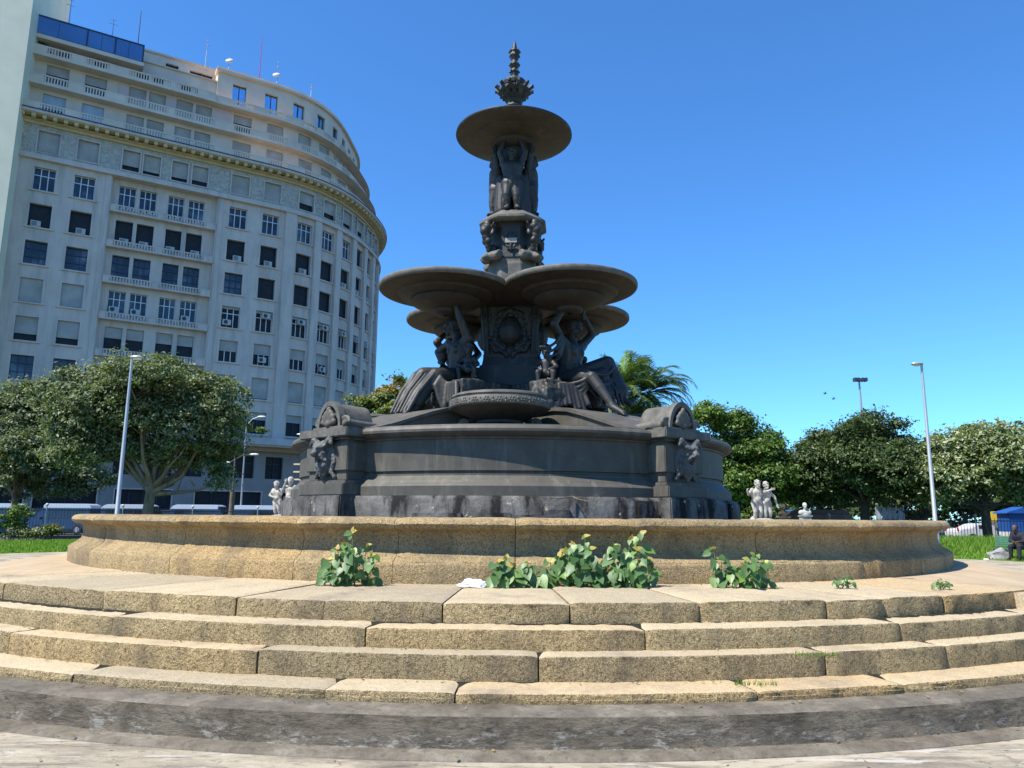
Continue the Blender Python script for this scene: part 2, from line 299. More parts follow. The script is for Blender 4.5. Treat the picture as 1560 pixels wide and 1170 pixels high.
# the steps: courses of long curved granite blocks
steps=empty('stone_steps',(CX,CY-9.7,0),'broad curved flight of yellow granite steps in front of the fountain basin','steps')
def course(name,Ri,Ro,zt,zb,joints,bev=.013,parent=steps,gap=.006,jr=.012,jz=.006,mats=None,seed=0,rough=.006):
    r=random.Random(seed); mb=MB(); js=[A0]+[j for j in joints if A0<j<A1]+[A1]
    for a,b in zip(js[:-1],js[1:]):
        dR=r.uniform(-jr,jr); dz=r.uniform(-jz,jz); ga=math.degrees(gap/Ro)
        a2,b2=a+ga,b-ga; n=max(3,int((b2-a2)*R_(1)*Ro/.045)); vs=[]; prof0=[(Ri,zb),(Ri,zt-.002),(Ri+(Ro-Ri)*.5,zt),(Ro-bev,zt),(Ro-bev*.35,zt-bev*.25),(Ro-bev*.05,zt-bev*.9),(Ro,zt-bev*2),(Ro+.004,(zt+zb)/2),(Ro,zb)]
        k=len(prof0)
        for i in range(n+1):
            t=a2+(b2-a2)*i/n; e=min(i,n-i); sh=(.022 if e==0 else .006 if e==1 else 0)
            for q,(R,z) in enumerate(prof0):
                j=mnoise.noise(Vector((t*3.1,q*1.7+seed*9,seed)))*rough+mnoise.noise(Vector((t*.6,q*.3,seed+5)))*rough*.9
                if q>=3: j+=mnoise.noise(Vector((t*16,q*2.3,seed+2)))*.0045+mnoise.noise(Vector((t*45,q*3.3,seed+3)))*.003
                if q==0: j=0
                RR=R+dR*(q>2)+(j-sh if q>2 else 0); zz=z+(dz if q>0 and q<8 else 0)+(j*.6-sh*.6 if 1<=q<=6 else 0)
                vs.append(P(RR,t,zz))
        fs=[];ms=[]
        for i in range(n):
            for q in range(k-1): fs.append((i*k+q,(i+1)*k+q,(i+1)*k+q+1,i*k+q+1)); ms.append(1 if q<4 else 0)
        fs.append(tuple(range(k))); ms.append(0); fs.append(tuple(n*k+q for q in range(k))[::-1]); ms.append(0)
        b0=len(mb.v); mb.v+=[tuple(v) for v in vs]; mb.f+=[tuple(b0+x for x in f) for f in fs]; mb.m+=ms
    o=mb.build(name,mats or [M['riser'],M['tread']],parent,35)
    return o
course('step',7.6,9.70,.825,.655,[-37.5,-32.7,-23.06,-14.3,-9.42,-3.34,2.94,9.56,16.85,20.6,25.33],seed=1,rough=.009)
course('step',9.4,10.02,.657,.487,[-35.7,-20.12,-6.6,6.16,19.69,30],seed=2)
course('step',9.75,10.26,.497,.305,[-33,-25.56,-11.06,1.21,14.15,20.91,31],seed=3)
course('step',10.0,10.62,.312,.222,[-30,-18.67,-7.13,-2.07,9.7,16.38,27],seed=4,bev=.02)
mb=MB(); mb.lathe([(9.45,.80),(9.665,.79),(9.66,.66),(9.97,.64),(9.98,.49),(10.21,.48),(10.22,.31),(10.58,.28),(10.58,.2)],(CX,CY),120,A0+.1,A1-.1); mb.build('joint_bed',M['joint'],steps)
# concrete kerb wall under the steps
mb=MB(); n=260; prof=[(10.4,.20),(10.58,.238),(10.87,.232),(10.905,.222),(10.915,.19),(10.915,.10),(10.93,.03),(10.97,.004),(11.05,.002)]; k=len(prof); vs=[]
for i in range(n+1):
    t=A0+(A1-A0)*i/n
    for q,(R,z) in enumerate(prof):
        j=mnoise.noise(Vector((t*1.3,q*.8,3)))*.014+mnoise.noise(Vector((t*4,q*2.,7)))*.006; vs.append(P(R+(j if q>1 else 0),t,z+(j*.4 if 1<q<7 else 0)))
mb.add(vs,[(i*k+q,(i+1)*k+q,(i+1)*k+q+1,i*k+q+1) for i in range(n) for q in range(k-1)])
mb.m=[1 if (i%(k-1))<3 else 0 for i in range(len(mb.f))]
mb.build('kerb_wall',[M['concrete'],M['ledge']],steps,40)
# low worn apron against the kerb
mb=MB(); mb.lathe([(10.9,.028),(11.06,.024),(11.10,.005),(11.11,-.02)],(CX,CY),200,A0,A1); tag(mb.build('apron',M['ledge'],None,40),kind='structure')
# end cheeks
for a0,a1,lab in ((31.95,36.4,'pale stone cheek block closing the right end of the top step'),(A0-3.2,A0,'pale stone cheek block closing the left end of the steps')):
    mb=MB(); vs=[]; prof=[(9.0,0.0),(9.0,.80),(9.72,.80),(9.80,.77),(9.82,.70),(9.86,.68),(11.0,.27),(11.1,.2),(11.1,0)]; n=8; k=len(prof)
    if a0>0: prof=[(9.55,.64),(9.55,.79),(9.86,.79),(9.93,.765),(9.95,.72),(9.93,.68),(9.90,.645),(9.8,.63),(9.6,.63)]
    for i in range(n+1):
        for q,(R,z) in enumerate(prof): vs.append(P(R+.006*mnoise.noise(Vector((i*.7,q,a0))),a0+.1+(a1-a0-.2)*i/n,z+(.012 if a0>0 and q in(1,2) else 0)))
    fs=[(i*k+q,(i+1)*k+q,(i+1)*k+(q+1)%k,i*k+(q+1)%k) for i in range(n) for q in range(k)]+[tuple(range(k)),tuple(n*k+q for q in range(k))[::-1]]
    mb.add(vs,fs); tag(mb.build('cheek_block',M['tread'],None,35),lab,'stone block')
# ---------------------------------------------------------------- basin wall of granite blocks
basin=empty('basin_wall',(CX,CY,.82),'round low basin wall of yellow granite with thick rolled rim around the fountain','basin wall')
prof=[(8.055,.815),(8.06,1.01),(8.05,1.03),(8.035,1.037),(8.03,1.05),(8.005,1.062),(7.94,1.10),(7.885,1.15),(7.865,1.24),(7.87,1.32),(7.90,1.365),(7.925,1.378),(7.985,1.386),(8.03,1.41),(8.048,1.445),(8.035,1.48),(8.0,1.505),(7.94,1.517),(7.7,1.52),(7.58,1.50),(7.55,1.46),(7.6,1.40),(7.65,1.2),(7.65,.8)]
bj=[-46,-30.5,-17.3,-9.0,.35,9.6,21,32]; jj=[];
a=32
while a+11<314-9: a+=rnd.uniform(9,14); jj.append(a)
bj=sorted(set(bj+jj))
mb=MB(); k=len(prof)
for a,b in zip(bj,bj[1:]+[bj[0]+360]):
    ga=math.degrees(.004/8); dR=rnd.uniform(-.006,.006); n=max(3,int((b-a)*R_(1)*8/.07)); vs=[]
    for i in range(n+1):
        t=a+ga+(b-a-2*ga)*i/n; e=min(i,n-i); sh=.012 if e==0 else .003 if e==1 else 0
        for q,(R,z) in enumerate(prof):
            j=mnoise.noise(Vector((t*2.3,q*.5,11)))*.005+mnoise.noise(Vector((t*.5,q*.2,4)))*.006
            outer=q<18; vs.append(P(R+dR+(j-sh if outer else j*.3),t,z+(j-sh if 12<q<20 else 0)))
    fs=[(i*k+q,(i+1)*k+q,(i+1)*k+q+1,i*k+q+1) for i in range(n) for q in range(k-1)]+[tuple(range(k)),tuple(n*k+q for q in range(k))[::-1]]
    mb.add(vs,fs)
mb.build('wall_blocks',M['basin'],basin,40)
mb=MB(); mb.lathe([(7.98,.83),(7.98,1.03),(7.80,1.15),(7.80,1.36),(7.97,1.42),(7.96,1.47),(7.75,1.49)],(CX,CY),160); mb.build('joint_bed',M['joint'],basin)
mb=MB(); mb.lathe([(.1,.86),(7.7,.86)],(CX,CY),100); mb.build('basin_floor',M['plinth'],basin)
# ---------------------------------------------------------------- fountain
FO=empty('fountain',(CX,CY,.86),'tall tiered dark metal fountain with overlapping bowls, seated figures and a finial','fountain')
ft=lambda name,mb,mat,sm=35,bev=0,parent=None: mb.build(name,M[mat],parent or FO,sm,bev)
C=(CX,CY); ROT=-5.0
DIAG=[37.4,130,220,-41.3+360]   # directions of piers
BD=[40,130,220,310]
mb=MB(); mb.lathe([(4.62,.84),(4.66,1.0),(4.65,1.78),(4.60,1.845),(4.40,1.85)],C,160)
for v in range(len(mb.v)):
    x,y,z=mb.v[v]
    if z<1.83: d=1+.004*mnoise.noise(Vector((x*2,y*2,z*3))); mb.v[v]=(x*d,CY+(y-CY)*d,z)
ft('plinth',mb,'plinth',50)
# vertical plinth blocks
mb=MB()
for a,wd,h in ((-3,.5,.75),(2.2,.9,.72),(-14,.8,.74),(9,.35,.8),(27,.28,.95),(57,.16,.95)):
    def T(x,y,z,a=a): p=P(4.66+y,a,z); q=Vector((math.cos(R_(a)),math.sin(R_(a)),0)); return p+q*x
    mb=MB(); mb.box(-wd/2,wd/2,-.1,.035,.84,.84+h,T); ft('plinth_block',mb,'plinth',30,.012)
drumprof=[(4.40,1.835),(4.50,1.85),(4.505,2.00),(4.48,2.035),(4.455,2.05),(4.44,2.075),(4.43,2.09),(4.375,2.13),(4.345,2.165),(4.345,2.19),(4.315,2.20),(4.315,2.235),(4.355,2.245),(4.355,2.255),(4.355,2.70),(4.36,2.735),(4.385,2.745),(4.39,2.77),(4.435,2.785),(4.50,2.81),(4.54,2.85),(4.545,2.89),(4.52,2.935),(4.46,2.95),(4.455,2.965),(4.38,2.975),(4.33,2.98),(3.6,3.06),(1.5,3.12)]
mb=MB(); mb.lathe(drumprof,C,192); ft('drum',mb,'iron',32)
# panel boundaries
def FR(a,R0=0,z0=0):
    r=Vector((math.sin(R_(a)),-math.cos(R_(a)),0)); t=Vector((math.cos(R_(a)),math.sin(R_(a)),0)); o=Vector((CX,CY,0))
    return lambda x,y,z:o+r*(R0+y)+t*x+Vector((0,0,z0+z))    # x tangential (right as seen from outside), y outward, z up
def pier(a):
    T=FR(a); hw=.48 if a<90 else .58
    mb=MB(); mb.box(-hw,hw,3.9,4.72,2.035,2.10,T); mb.box(-hw+.05,hw-.05,3.9,4.66,2.10,2.80,T); pr=ft('pier',mb,'iron',30,.01)
    mb=MB(); mb.box(-hw-.09,hw+.09,3.6,4.88,.84,1.85,T); o=mb.build('pier_footing',M['plinth'],pr,30,.02)
    mb=MB(); mb.box(-hw-.04,hw+.04,3.8,4.80,1.853,2.04,T); ft('pier_base',mb,'iron',30,.015,pr)
    mb=MB(); mb.box(-hw+.002,hw-.002,3.9,4.70,2.255,2.72,T) ; ft('pier_panel',mb,'iron',30,.012,pr)
    mb=MB()
    for (q,z0,z1) in ((.0,2.765,2.80),(.07,2.805,2.955)):
        mb.box(-hw-q-.02,hw+q+.02,3.7,4.74+q,z0,z1,T)
    ft('pier_cornice',mb,'ironlit',40,.045 if 0 else .03,pr)
    # barrel scroll with palmette end
    mb=MB(); n=16; vs=[]
    for y in (3.98,4.62):
        for i in range(n+1):
            t=math.pi*i/n; vs.append(T(-.30*math.cos(t),y,2.97+.44*math.sin(t)))
    k=n+1; mb.add(vs,[(i,i+1,k+i+1,k+i) for i in range(n)]+[tuple(range(k)),tuple(range(k,2*k)),(0,k,k+n,n)])
    vs=[]
    for y in (4.56,4.69):
        for rr_ in (1.0,.82):
            for i in range(n+1):
                t=math.pi*i/n; vs.append(T(-.33*rr_*math.cos(t),y,2.97+.475*rr_*math.sin(t)))
    fs=[]
    for i in range(n):
        fs+= [(i,i+1,k+i+1,k+i),(2*k+i,2*k+i+1,3*k+i+1,3*k+i),(i,i+1,2*k+i+1,2*k+i),(k+i,k+i+1,3*k+i+1,3*k+i)]
    mb.add(vs,fs); mb.box(-.42,.42,3.95,4.70,2.955,3.0,T); ft('scroll_drum',mb,'ironlit',35,0,pr)
    mb=MB()
    for j in range(7):
        t=math.pi*(j+.5)/7; L=.27 if j==3 else .22
        mb.cap(T(0,4.66,3.03),T(-L*.72*math.cos(t),4.69,3.03+L*math.sin(t)),.035,.05)
    mb.ell(T(0,4.68,3.04),.07)
    for s in (-1,1):
        for q in range(14):
            t=q*.5; r=.13*(1-q/16); mb.ell(T(s*(.36+r*math.cos(t)*s),4.62,3.07+r*.8*math.sin(t)),.036)
        mb.cap(T(s*.34,4.0,3.04),T(s*.34,4.56,3.05),.07,.08)
    sculpt('palmette',mb,M['ironlit'],pr,.022,1)
    # grotesque mask: horned, bearded, open mouthed
    mb=MB(); y0=4.72
    T0=T; ms=.80 if hw>.5 else .74; T=lambda x,y,z:T0(x*ms,4.66+(y-4.72)*.85+.02,2.42+(z-2.42)*.92)
    E_=lambda x,y,z,r,rot=None: mb.ell(T(x,y0+y,z),tuple(q*ms for q in r) if hasattr(r,'__len__') else r*ms)
    mb.cap(T(0,y0-.05,2.62),T(0,y0+.02,2.32),.22,.16); E_(0,.10,2.62,(.19,.19,.15))
    for s in (-1,1):
        mb.cap(T(s*.10,y0+.12,2.70),T(s*.27,y0+.14,2.80),.07,.06); mb.cap(T(s*.27,y0+.14,2.80),T(s*.36,y0+.16,2.72),.055,.03)
        mb.cap(T(s*.03,y0+.27,2.655),T(s*.17,y0+.19,2.68),.04,.045)           # brow
        E_(s*.13,.17,2.555,.065); mb.cap(T(s*.04,y0+.22,2.52),T(s*.15,y0+.12,2.43),.045,.05)   # cheek, moustache
        mb.cap(T(s*.20,y0+.0,2.6),T(s*.30,y0+.02,2.40),.07,.05); mb.cap(T(s*.30,y0+.02,2.40),T(s*.22,y0+.03,2.22),.05,.045)
        mb.cap(T(s*.22,y0+.03,2.22),T(s*.32,y0+.02,2.13),.045,.035)
        mb.cap(T(s*.12,y0+.08,2.42),T(s*.07,y0+.09,2.16),.055,.03)
    mb.cap(T(0,y0+.24,2.66),T(0,y0+.31,2.54),.04,.06); E_(0,.29,2.535,.055)
    mb.cap(T(-.11,y0+.14,2.33),T(.11,y0+.14,2.33),.05,.05); mb.cap(T(0,y0+.12,2.30),T(0,y0+.08,2.10),.08,.03)
    sculpt('lion_mask',mb,M['ironcarve'],pr,.014,1)
    mb=MB(); mb.ell(T(0,y0+.12,2.42),(.085,.085,.06)); mb.build('mouth',M['dark'],pr,60); T=T0
    # sloping buttress behind the pier
    mb=MB(); pts=[(1.2,3.52),(2.55,3.50),(2.85,3.46),(3.15,3.37),(3.5,3.24),(3.85,3.11),(4.2,3.01),(4.42,2.985)]; w_=[.95,.95,.92,.85,.75,.66,.6,.58]
    vs=[]
    for (R,z),h in zip(pts,w_):
        for x,zz in ((-h,2.9),(-h,z-.09),(-h-.05,z-.07),(-h-.05,z-.01),(-h+.03,z),(h-.03,z),(h+.05,z-.01),(h+.05,z-.07),(h,z-.09),(h,2.9)): vs.append(T(x,R,zz))
    k=10; n=len(pts); mb.add(vs,[(i*k+q,(i+1)*k+q,(i+1)*k+q+1,i*k+q+1) for i in range(n-1) for q in range(k-1)]+[tuple(range(k))]); ft('buttress',mb,'iron',40,0,pr)
for a in DIAG: pier(a)
# four shell-like small bowls on the axes
for q in range(4):
    a=ROT+1+90*q; c=P(3.0,a,0)
    mb=MB(); mb.lathe([(.05,3.42),(.70,3.60),(.80,3.625),(.845,3.61),(.855,3.575),(.83,3.555),(.83,3.535)],c.to_2d(),72); bw=ft('lower_bowl',mb,'ironlit',40)
    mb=MB(); mb.lathe([(.83,3.54),(.87,3.53),(.885,3.48),(.885,3.41),(.865,3.385)],c.to_2d(),72)
    for j in range(26):
        t=R_(j*360/26); d=Vector((math.sin(t),-math.cos(t),0)); e=Vector((math.cos(t),math.sin(t),0)); o=Vector((c.x,c.y,3.452))+d*.882
        mb.ell(o,.022,u=6,v=5)
        for k in range(6): mb.ell(o+e*.043*math.cos(k*1.047)+Vector((0,0,.043*math.sin(k*1.047))),.019,u=6,v=4)
        t2=t+R_(180/26); d2=Vector((math.sin(t2),-math.cos(t2),0)); o2=Vector((c.x,c.y,3.452))+d2*.88; mb.ell(o2+Vector((0,0,.03)),(.016,.016,.03),u=6,v=4); mb.ell(o2-Vector((0,0,.03)),(.016,.016,.03),u=6,v=4)
    ft('bowl_frieze',mb,'ironlit',40,0,bw)
    mb=MB(); mb.lathe([(.87,3.39),(.84,3.365),(.6,3.27),(.46,3.19),(.42,3.17),(.42,3.12),(.36,3.10),(.34,3.05)],c.to_2d(),64); ft('bowl_underside',mb,'ironbrownshade',40,0,bw)
    mb=MB(); T=FR(a)
    for s in (-1,1):
        for (x,y,z,r) in ((.62,2.95,3.14,.10),): 
            for w2 in range(16):
                t=w2*.45; r2=r*(1-w2/20); mb.ell(T(s*(x+r2*math.cos(t)),y,z+r2*math.sin(t)),.035,u=8,v=6)
        mb.cap(T(s*.55,2.7,3.12),T(s*.45,2.9,3.30),.09,.07)
    sculpt('bracket',mb,M['iron'],bw,.022,1)
# core shaft with cartouches
T=FR(ROT)
def sq(mb,h,z0,z1,h2=None):
    h2=h2 or h; vs=[T(x*s_,y*s_,z) for s_,z in ((h,z0),(h2,z1)) for x,y in ((-1,-1),(1,-1),(1,1),(-1,1))]
    mb.add(vs,[(3,2,1,0),(4,5,6,7),(0,1,5,4),(1,2,6,5),(2,3,7,6),(3,0,4,7)])
mb=MB(); sq(mb,1.2,2.95,3.7); sq(mb,.98,3.69,3.98); sq(mb,.90,3.97,4.16,.86); sq(mb,.80,4.15,4.36); sq(mb,.74,4.35,4.42); sq(mb,.70,4.41,4.62); sq(mb,.64,4.61,4.68); sq(mb,.60,4.67,4.88,.56); ft('core_base',mb,'bronzeshade',30,.012)
mb=MB(); sq(mb,.50,4.86,6.12,.58); sq(mb,.57,4.86,4.92); sq(mb,.6,5.96,6.07,1.15)
for s in (-1,1):
    for s2 in (-1,1): mb.cap(T(s*.49,s2*.49,4.9),T(s*.56,s2*.56,6.0),.07,.10)
ft('core_shaft',mb,'bronzeshade',30)
for q in range(4):
    Tq=FR(ROT+90*q); mb=MB(); y=.53
    mb.ell(Tq(0,y,5.42),(.26,.26,.34))
    for j in range(26):
        t=2*math.pi*j/26; wob=1+.08*math.cos(6*t); mb.ell(Tq(.33*wob*math.sin(t),y+.03,5.42+.43*wob*math.cos(t)),.055+.02*math.cos(3*t),u=8,v=6)
    for s in (-1,1):
        for j in range(16):
            t=j*.5; r=.13*(1-j/18); mb.ell(Tq(s*(.52+r*math.cos(t)),y+.02,5.72+r*math.sin(t)),.045,u=8,v=6)
        mb.cap(Tq(s*.52,y,5.58),Tq(s*.50,y,5.05),.06,.04); mb.cap(Tq(s*.28,y,5.05),Tq(s*.08,y+.05,4.93),.05,.06)
        for j in range(7): mb.ell(Tq(s*(.30+.035*j),y+.02,5.0+.018*j*j),.05,u=8,v=6)
        mb.cap(Tq(s*.05,y+.03,5.02),Tq(s*.07,y+.04,4.88),.05,.055)
    for j in range(9): mb.ell(Tq((j-4)*.06,y+.02,5.9-.012*abs(j-4)**1.5),.06,u=8,v=6)
    sculpt('cartouche',mb,M['bronzeshade'],FO,.018,1)
# quatrefoil of four large bowls
for q,a in enumerate(BD):
    c=P(1.80,a,0).to_2d()
    mb=MB(); mb.lathe([(.05,6.03),(.9,6.10),(1.25,6.165),(1.31,6.20),(1.345,6.20),(1.37,6.185),(1.378,6.16),(1.375,6.11),(1.355,6.085),(1.345,6.08)],c,96); bw=ft('middle_bowl',mb,'ironlit',50)
    mb=MB(); mb.lathe([(1.345,6.082),(1.33,6.075),(1.30,6.075),(1.02,6.015),(1.0,6.025),(.97,6.01),(.95,5.97),(.70,5.92),(.68,5.90)],c,96); ft('bowl_underside',mb,'ironbrownshade',40,0,bw)
    mb=MB(); mb.lathe([(.69,5.925),(.725,5.90),(.73,5.86),(.68,5.81),(.45,5.73),(.27,5.70),(.26,5.64),(.20,5.60),(.05,5.59)],c,64); ft('bowl_boss',mb,'ironbrownshade',40,0,bw)
# upper pedestal
def octo(prof,name,mat,sm=30,b=.012):
    mb=MB(); mb.lathe(prof,C,8,phase=ROT+22.5); return ft(name,mb,mat,sm,b)
octo([(.3,6.1),(.58,6.1),(.58,6.96),(.56,6.99),(.56,7.1),(.54,7.12)],'pedestal_base','ironlit')
octo([(.58,7.1),(.55,7.3),(.54,7.4),(.54,7.82),(.6,7.88),(.66,7.90)],'pedestal_shaft','bronzeshade')
octo([(.60,7.89),(.74,7.91),(.80,7.94),(.80,8.0),(.77,8.02),(.55,8.19),(.1,8.2)],'pedestal_cap','ironlit')
for q in range(4):
    for da,dr in ((45,0),):
        Tq=FR(ROT+90*q+da); mb=MB()
        dy=.07
        for (x,y,z,r) in ((0,.66,7.86,.09),(-.06,.72,7.76,.08),(.06,.72,7.76,.08),(0,.74,7.68,.10),(0,.70,7.56,.09),(-.05,.68,7.46,.07),(.05,.68,7.46,.07),(0,.64,7.36,.07),(0,.62,7.28,.06)): mb.ell(Tq(x,y+dy,z),r*1.1)
        for s in (-1,1): mb.cap(Tq(s*.11,.62,7.84),Tq(s*.15,.72,7.6),.06,.05); mb.cap(Tq(s*.13,.7,7.74),Tq(s*.22,.74,7.82),.04,.03)
        mb.cap(Tq(0,.56,7.35),Tq(0,.60,7.14),.08,.07)
        sculpt('mask_console',mb,M['bronzeshade'],FO,.02,1)
        mb=MB()
        for s in (-1,1):
            mb.cap(Tq(s*.05,.66,7.13),Tq(s*.20,.62,7.12),.10,.11)
            for j in range(12): t=j*.55; r=.09*(1-j/14); mb.ell(Tq(s*.27,.60+r*math.cos(t),7.13+r*math.sin(t)),.035,u=8,v=6)
        for j in range(4): mb.ell(Tq(0,.72+.035*j,7.11-.012*j),.095-.012*j)
        sculpt('scroll_foot',mb,M['ironlit'],FO,.02,1)
    Tq=FR(ROT+90*q); mb=MB(); mb.box(-.13,.13,.48,.535,7.42,7.53,Tq); ft('plaque',mb,'plate',30,.006)
    mb=MB()
    for j in range(5): t=math.pi*(j+.0)/4; mb.ell(Tq(.11*math.cos(t),.51,7.60+.05*math.sin(t)),.03,u=8,v=6)
    mb.cap(Tq(-.1,.55,7.33),Tq(.1,.55,7.33),.025,.025); mb.cap(Tq(0,.57,7.36),Tq(0,.58,7.22),.035,.015); mb.cap(Tq(-.06,.56,7.3),Tq(-.09,.56,7.37),.02,.02); mb.cap(Tq(.06,.56,7.3),Tq(.09,.56,7.37),.02,.02)
    sculpt('ornament',mb,M['bronzeshade'],FO,.014,1)
# upper bowl
mb=MB(); mb.lathe([(.05,10.06),(.8,10.10),(1.22,10.20),(1.30,10.225),(1.335,10.21),(1.34,10.18),(1.32,10.155)],C,96); ft('upper_bowl_rim',mb,'bronzeshade',50)
mb=MB(); mb.lathe([(1.322,10.157),(1.30,10.14),(1.1,10.09),(.95,10.06),(.94,10.035),(.92,10.03),(.7,9.99),(.52,9.965),(.51,9.93)],C,96); ft('upper_bowl_underside',mb,'ironbrownshade',40)
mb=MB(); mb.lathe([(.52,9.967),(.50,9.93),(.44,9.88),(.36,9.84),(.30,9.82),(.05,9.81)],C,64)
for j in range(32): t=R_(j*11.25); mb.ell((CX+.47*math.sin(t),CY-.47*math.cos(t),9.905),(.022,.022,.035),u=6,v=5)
ft('upper_bowl_boss',mb,'ironbrownshade',40)
mb=MB(); mb.lathe([(.34,8.18),(.30,8.3),(.24,8.45),(.22,9.3),(.26,9.82)],C,32); ft('upper_column',mb,'bronzeshade',40)
# finial
mb=MB(); mb.lathe([(.24,10.12),(.24,10.3),(.20,10.45),(.19,10.86),(.22,10.9),(.2,10.95),(.17,10.99),(.2,11.06)],C,32); ft('finial_stem',mb,'bronzeshade',40)
mb=MB(); mb.lathe([(.12,11.03),(.18,11.08),(.27,11.22),(.34,11.36),(.36,11.42),(.2,11.44)],C,32)
for lev,(r,z,n) in enumerate(((.34,11.30,12),(.43,11.40,12),(.25,11.19,10))):
    for j in range(n):
        t=2*math.pi*(j+.5*(lev%2))/n; d=Vector((math.sin(t),-math.cos(t),0)); o=Vector((CX,CY,z))
        mb.cap(o+d*(r-.13)+Vector((0,0,-.13)),o+d*r,.05,.045,8); mb.cap(o+d*r,o+d*(r+.03)+Vector((0,0,-.045)),.042,.02,8)
sculpt('finial_leaf_cup',mb,M['bronzeshade'],FO,.016,1)
mb=MB(); mb.lathe([(.2,11.40),(.26,11.44),(.275,11.52),(.27,11.56),(.22,11.60),(.12,11.63),(.10,11.66),(.075,11.7),(.085,11.78),(.11,11.82),(.085,11.86),(.07,11.9),(.09,11.94),(.115,11.98),(.12,12.02),(.075,12.06),(.07,12.12),(.10,12.2),(.12,12.25),(.11,12.3),(.13,12.34),(.12,12.37),(.06,12.4),(.055,12.46),(.03,12.58),(.001,12.66)],C,24)
n_=26; mb.f.append(tuple(q*len(mb.v)//24 for q in range(24))); mb.m.append(0)
for j in range(8):
    t=2*math.pi*j/8; d=Vector((math.sin(t),-math.cos(t),0)); 
    for z,r in ((11.82,.115),(12.0,.12),(12.22,.115),(12.34,.13)): mb.ell(Vector((CX,CY,z))+d*r,(.022,.022,.03),u=6,v=5)
sculpt('finial_spire',mb,M['bronzeshade'],FO,.011,1)

# ---------------------------------------------------------------- figures
def hand(mb,wr,d,nrm,s=1.0):
    wr=Vector(wr); d=Vector(d).normalized(); nrm=Vector(nrm); nrm=(nrm-d*nrm.dot(d)).normalized(); sd_=d.cross(nrm)
    mb.cap(wr,wr+d*.075*s,.032*s,.036*s,8)
    for i,(o,L) in enumerate(((-.03,.065),(-.010,.08),(.012,.075),(.033,.058))):
        b=wr+d*.085*s+sd_*o*s; m_=b+d*L*.55*s+nrm*.012*s; e=m_+d*L*.4*s+nrm*.03*s
        mb.cap(b,m_,.0135*s,.012*s,6); mb.cap(m_,e,.012*s,.010*s,6)
    b=wr+d*.03*s-sd_*.03*s; mb.cap(b,b-sd_*.035*s+d*.03*s+nrm*.015*s,.016*s,.013*s,6); mb.cap(b-sd_*.035*s+d*.03*s+nrm*.015*s,b-sd_*.04*s+d*.06*s+nrm*.03*s,.013*s,.01*s,6)
def head(mb,c,fwd,up,s=1.0,hair=True,curly=False):
    c=Vector(c); f=Vector(fwd).normalized(); u=Vector(up); u=(u-f*u.dot(f)).normalized(); r=f.cross(u)
    Q=Matrix((r,f,u)).transposed()
    L=lambda x,y,z:c+Q@(Vector((x,y,z))*s)
    mb.ell(L(0,0,.03),tuple(q*s for q in (.078,.095,.10)),Q); mb.ell(L(0,.025,-.055),tuple(q*s for q in (.058,.07,.07)),Q); mb.ell(L(0,.06,-.105),.028*s)
    mb.cap(L(0,.095,.02),L(0,.118,-.03),.014*s,.02*s,6); mb.cap(L(-.02,.095,-.062),L(.02,.095,-.062),.014*s,.014*s,6)
    for q in (-1,1):
        mb.cap(L(q*.012,.098,.03),L(q*.055,.08,.03),.015*s,.013*s,6); mb.ell(L(q*.034,.084,.008),.015*s,u=8,v=6); mb.ell(L(q*.08,-.005,-.01),tuple(k*s for k in (.014,.025,.035)),Q,u=8,v=6)
    if hair:
        mb.ell(L(0,-.025,.045),tuple(q*s for q in (.093,.10,.10)),Q)
        if curly:
            rq=random.Random(3)
            for i in range(26):
                t=rq.uniform(0,6.28); p=rq.uniform(.0,1.5); mb.ell(L(.095*math.sin(p)*math.cos(t),-.02+.1*math.sin(p)*math.sin(t),.05+.1*math.cos(p)),.03*s,u=8,v=6)
        else: mb.ell(L(0,-.11,0),.055*s)
